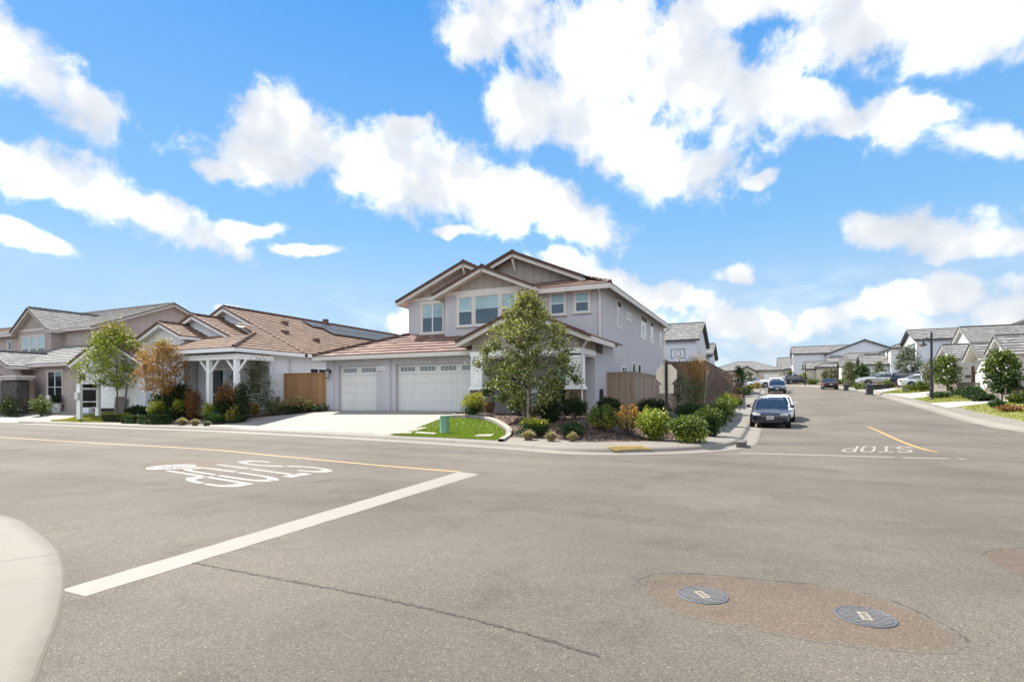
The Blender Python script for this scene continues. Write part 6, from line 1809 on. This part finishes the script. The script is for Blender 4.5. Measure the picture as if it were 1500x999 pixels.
# basketball hoop in the back lot
U, V = -6.6, 46.5; z = 1.5
t = thing('basketball_hoop', 'basketball hoop with clear backboard above the tall brown fence', 'basketball hoop', (U, V, z))
b = MB(); b.tube([(U, V, z - 1.2), (U, V, 4.2), (U + .1, V - .4, 4.7)], .06, 8); b.build('post', METAL_DARK, t)
b = MB(); w_, h = .56, .38; zc = 5.0; y0 = V - .5
for q in ((-w_, w_, zc - h, zc - h + .05), (-w_, w_, zc + h - .05, zc + h), (-w_, -w_ + .05, zc - h, zc + h), (w_ - .05, w_, zc - h, zc + h), (-.24, .24, zc - .18, zc - .15), (-.24, .24, zc + .16, zc + .19), (-.24, -.21, zc - .18, zc + .19), (.21, .24, zc - .18, zc + .19)): b.box(U + q[0], U + q[1], y0 - .02, y0 + .02, q[2], q[3])
bb = b.build('backboard_frame', METAL_DARK, t, merge=False)
m_, nt_, bs_, out_ = new_mat('clear_backboard'); bs_.inputs['Base Color'].default_value = (.8, .85, .9, 1); bs_.inputs['Roughness'].default_value = .05; bs_.inputs['Alpha'].default_value = .07
b = MB(); b.box(U - w_, U + w_, y0 - .004, y0 + .004, zc - h, zc + h); b.build('backboard', m_, bb)
b = MB(); n = 16
b.tube([(U + .2 * math.cos(k * 6.283 / n), y0 - .25 + .2 * math.sin(k * 6.283 / n), zc - .3) for k in range(n + 1)], .014, 6, False); rm = b.build('rim', RED, t)
b = MB(); b.lathe([(.2, -.31), (.13, -.55), (.12, -.68)], (U, y0 - .25, zc), 10); b.build('net', WHITE_TRIM, rm)

# ------------------------------------------------------------------ vehicles
TYRE = M('tyre', (.018, .018, .019), .85, .1); RIM = M('rim_metal', (.42, .42, .43), .35, .1, 8, metal=.8)
CARGLASS = M_glass('car_glass', (.012, .016, .02), 1.8, .02)
LAMP = M_glass('headlight', (.22, .23, .24), 1.6, .08); TAIL = M('tail_light', (.28, .012, .012), .25, .1); PLASTIC = M('black_plastic', (.02, .02, .021), .6, .1)
NPL = M('licence_plate', (.62, .62, .6), .5, .06); INK = M('plate_ink', (.03, .04, .12), .6)
KIN = dict(
 sedan=dict(W=.89, L=2.35, body=[(-2.36, .60, .38, .58), (-2.28, .76, .24, .68), (-1.95, .85, .2, .77), (-1.4, .88, .19, .86), (-.8, .89, .19, .93), (.9, .89, .19, .95), (1.6, .88, .2, .99), (2.2, .84, .26, .98), (2.34, .76, .36, .90)],
            cab=[(.90, -1.02, 1.85, .80), (1.12, -.60, 1.55, .755), (1.34, -.16, 1.15, .66), (1.42, .08, .90, .56)], wr=.32, wb=(-1.4, 1.35)),
 suv=dict(W=.93, L=2.35, body=[(-2.36, .66, .45, .78), (-2.28, .82, .3, .92), (-1.95, .9, .26, 1.02), (-1.4, .92, .25, 1.08), (-.85, .93, .25, 1.12), (.9, .93, .25, 1.14), (1.8, .92, .27, 1.16), (2.25, .88, .32, 1.14), (2.34, .82, .42, 1.05)],
          cab=[(1.08, -1.0, 2.24, .84), (1.32, -.62, 2.16, .80), (1.58, -.22, 2.0, .72), (1.68, .05, 1.8, .62)], wr=.36, wb=(-1.42, 1.38)),
 pickup=dict(W=.97, L=2.75, body=[(-2.76, .72, .55, .95), (-2.68, .88, .4, 1.05), (-2.3, .95, .36, 1.15), (-1.6, .97, .35, 1.2), (-.95, .97, .35, 1.22), (.9, .97, .35, 1.22), (1.0, .97, .36, 1.25), (2.6, .96, .4, 1.27), (2.75, .94, .48, 1.22)],
             cab=[(1.18, -1.1, 1.05, .88), (1.42, -.75, 1.0, .84), (1.72, -.35, .9, .75), (1.82, -.1, .75, .64)], wr=.4, wb=(-1.75, 1.65)))
def car(name, label, kind, paint, pos, rz, cat='car', group=None):
    K = KIN[kind]; t = thing(name, label, cat, pos, rz, group)
    o0 = Vector(pos)
    def nb(): 
        m = MB(); m.T = Matrix.Translation(o0); return m
    b = nb(); rows = []
    for (y, w_, zb, zt) in K['body']:
        h = zt - zb
        half = [(0, zb), (w_ * .8, zb), (w_ * .95, zb + h * .12), (w_ * 1.0, zb + h * .42), (w_ * .985, zb + h * .72), (w_ * .93, zb + h * .92), (w_ * .82, zt), (w_ * .4, zt + .025), (0, zt + .03)]
        rows.append([(x, y, z) for x, z in half] + [(-x, y, z) for x, z in half[-2:0:-1]])
    b.grid(rows, True); b.poly(rows[0]); b.poly(rows[-1])
    body = b.build('body', paint, t, True)
    sub = body.modifiers.new('s', 'SUBSURF'); sub.levels = 1; sub.render_levels = 2
    # cabin
    rings = []
    for (z, y0, y1, w_) in K['cab']:
        r_ = .16
        rings.append([(x, y, z) for x, y in ((-w_ + r_, y0), (w_ - r_, y0), (w_, y0 + r_ * 1.3), (w_, y1 - r_ * 1.3), (w_ - r_, y1), (-w_ + r_, y1), (-w_, y1 - r_ * 1.3), (-w_, y0 + r_ * 1.3))])
    b = nb()
    b.grid(rings, True, 1); b.poly(rings[-1], 0)
    n_side = 8
    for i in range(len(b.f) - 1):
        lvl = i // n_side
        b.mi[i] = 1 if lvl < 2 else 0
    cabn = b.build('cabin', [paint, CARGLASS], t, False)
    b = nb()
    for k in range(8):
        for lv in range(2):
            p, q = Vector(rings[lv][k]), Vector(rings[lv + 1][k]); b.bar(p, q, .05, .05)
    mid = [(rings[0][2][1] + rings[0][3][1]) / 2 + .1]
    for y in mid:
        for sx in (-1, 1):
            for lv in range(2): b.bar((sx * rings[lv][2][0], y, rings[lv][2][2]), (sx * rings[lv + 1][2][0], y - .04, rings[lv + 1][2][2]), .09, .03)
    b.build('pillar_frame', paint, cabn, merge=False)
    L, Wd = K['L'], K['W']; wr = K['wr']
    zl = K['body'][1][3]; zbm = K['body'][1][2]
    for y in K['wb']:
        for sx in (-1, 1):
            b = nb(); b.T = b.T @ Matrix.Translation((sx * (Wd - .1), y, wr)) @ Matrix.Rotation(R(90), 4, 'Y')
            b.lathe([(wr * .66, -.105), (wr * .95, -.11), (wr, -.08), (wr, .08), (wr * .95, .11), (wr * .66, .105)], n=24); wh = b.build('wheel', TYRE, t, True)
            b = nb(); b.T = b.T @ Matrix.Translation((sx * (Wd - .1), y, wr)) @ Matrix.Rotation(R(90), 4, 'Y')
            e = .108 * sx
            b.lathe([(wr * .67, e), (wr * .6, e * .8), (wr * .5, e * .5), (.001, e * .5)], n=20)
            for k in range(5):
                a = k * 1.2566; b.bar((0, 0, e * .7), (wr * .62 * math.cos(a), wr * .62 * math.sin(a), e * .8), .05, .03)
            b.build('rim', RIM, wh, merge=False)
            b = nb(); b.T = b.T @ Matrix.Translation((sx * (Wd - .035), y, wr + .01)) @ Matrix.Rotation(R(90), 4, 'Y'); b.lathe([(wr * 1.16, .03 * sx), (wr * 1.1, .046 * sx), (wr * .99, .04 * sx), (.01, -.0 * sx)], n=24); b.build('wheel_arch', PLASTIC, t)
    # front
    yf = -L
    for sx in (-1, 1):
        b = nb(); P = [(sx * Wd * .44, yf + .015, zl - .10), (sx * Wd * .80, yf + .1, zl - .09), (sx * Wd * .9, yf + .42, zl + .03), (sx * Wd * .72, yf + .26, zl + .05), (sx * Wd * .46, yf + .08, zl + .0)]
        b.prism(P, (sx * .02, -.035, .035)); b.build('headlight', LAMP, t, bevel=.015)
        b = nb(); b.box(sx * Wd * .6, sx * Wd * .9, L - .14, L + .0, zl - .03, zl + .17); b.build('tail_light', TAIL, t, bevel=.03)
        b = nb(); ym = K['cab'][0][1] + .62; zc_ = K['cab'][0][0] + .1
        b.bar((sx * .8, ym, zc_ - .03), (sx * (Wd + .05), ym, zc_), .05, .04); b.box(sx * (Wd + .02), sx * (Wd + .2), ym - .04, ym + .05, zc_ - .05, zc_ + .09); b.build('wing_mirror', paint, t, bevel=.015)
        b = nb(); yd = (K['cab'][0][1] + K['cab'][0][2]) / 2 + .2
        b.box(sx * (Wd - .01), sx * (Wd + .025), yd, yd + .18, zl + .05, zl + .08); b.build('door_handle', paint, t)
    b = nb(); b.box(-Wd * .42, Wd * .42, yf - .035, yf + .06, zl - .13, zl - .01, 0)
    for i in range(3): b.box(-Wd * .4, Wd * .4, yf - .042, yf - .035, zl - .12 + i * .035, zl - .11 + i * .035, 1)
    b.lathe([(.05, 0), (.05, .01), (.001, .012)], (0, yf - .04, zl - .07), 12, 1); b.build('grille', [PLASTIC, RIM], t, merge=False)
    b = nb(); b.box(-Wd * .62, Wd * .62, yf - .03, yf + .1, zbm + .04, zbm + .17); b.build('bumper_intake', PLASTIC, t, bevel=.03)
    for yy, sg in ((yf - .05, -1), (L + .03, 1)):
        zz = zbm + .2 if sg < 0 else zl - .05
        b = nb(); b.box(-.155, .155, yy - .008, yy + .008, zz, zz + .155); pl = b.build('licence_plate', NPL, t)
        b = nb()
        for i in range(7): b.box(-.125 + i * .037, -.1 + i * .037, yy + sg * .009, yy + sg * .011, zz + .045, zz + .11)
        b.build('lettering', INK, pl, merge=False)
    b = nb(); y0, z0_ = K['cab'][0][1], K['cab'][0][0]
    for sx in (-.45, .08): b.bar((sx, y0 - .04, z0_ + .03), (sx + .42, y0 + .16, z0_ + .12), .02, .015)
    b.build('wiper', PLASTIC, t, merge=False)
    return t
NAVY = M_paint('navy_paint', (.006, .009, .02), .25, .0, .3); WHITEC = M_paint('white_car_paint', (.68, .70, .73), .22); BLACKC = M_paint('black_car_paint', (.012, .014, .018), .2, .2)
DKBLUE = M_paint('dark_blue_paint', (.014, .022, .045), .2, .3); SILVER = M_paint('silver_paint', (.50, .52, .52), .25, .4); GREYC = M_paint('slate_paint', (.012, .014, .02), .22, .3)
PK = 'cars parked along the left kerb'
def on_street(U, V): return Vector((U, V, zs(V)))
def pitch(o, V):
    sl_ = (zs(V + 1.4) - zs(V - 1.4)) / 2.8; o.rotation_euler.x = math.atan(sl_); return o
f1 = at(1128, 627.3)
pitch(car('parked_car', 'navy blue sedan parked nearest at the left kerb', 'sedan', NAVY, on_street(.12, f1.y + 2.35), 0, 'car', PK), f1.y + 2.35)
pitch(car('parked_car', 'white sedan tucked right behind the navy sedan', 'sedan', WHITEC, on_street(.52, f1.y + 8.0), 0, 'car', PK), f1.y + 8.3)
f3 = at(1138, 576.4)
pitch(car('parked_car', 'dark blue car third in the row at the left kerb', 'sedan', DKBLUE, on_street(1.0, f3.y + 2.35), 0, 'car', PK), f3.y + 2.35)
pitch(car('parked_car', 'white sport utility car last in the row at the left kerb', 'suv', WHITEC, on_street(1.0, f3.y + 9.0), 0, 'car', PK), f3.y + 9)
r1 = at(1217.5, 570.8)
pitch(car('parked_car', 'black sedan parked alone at the right kerb, seen from behind', 'sedan', BLACKC, on_street(r1.x, r1.y + 2.35), math.pi, 'car'), r1.y + 2.3).rotation_euler.x *= -1
def drive(name, label, kind, paint, a, rz, cat='car'):
    p = at(*a); return car(name, label, kind, paint, Vector((p.x, p.y, gz(p.x, p.y) + .03)), rz, cat)
drive('parked_car', 'white hatchback parked in the right driveway, tail towards the street', 'sedan', WHITEC, (1355, 568.2), R(90))
drive('parked_car', 'dark car half hidden behind the white hatchback tail', 'suv', GREYC, (1341, 566.8), R(78))
drive('pickup_truck', 'silver pickup truck with its bonnet towards the street', 'pickup', SILVER, (1290, 566.0), R(-80), 'pickup truck')
drive('pickup_truck', 'white pickup truck in a driveway beyond the brown fence', 'pickup', WHITEC, (1103, 568), R(96), 'pickup truck')
drive('parked_car', 'pale blue white car left of the distant white pickup', 'sedan', WHITEC, (1086, 569), R(92))
drive('parked_car', 'dark blue car in the driveway of the white gabled house', 'suv', DKBLUE, (1169, 562.5), R(100))
drive('parked_car', 'small white car left of the dark blue car at the street bend', 'sedan', WHITEC, (1151, 562.5), R(100))
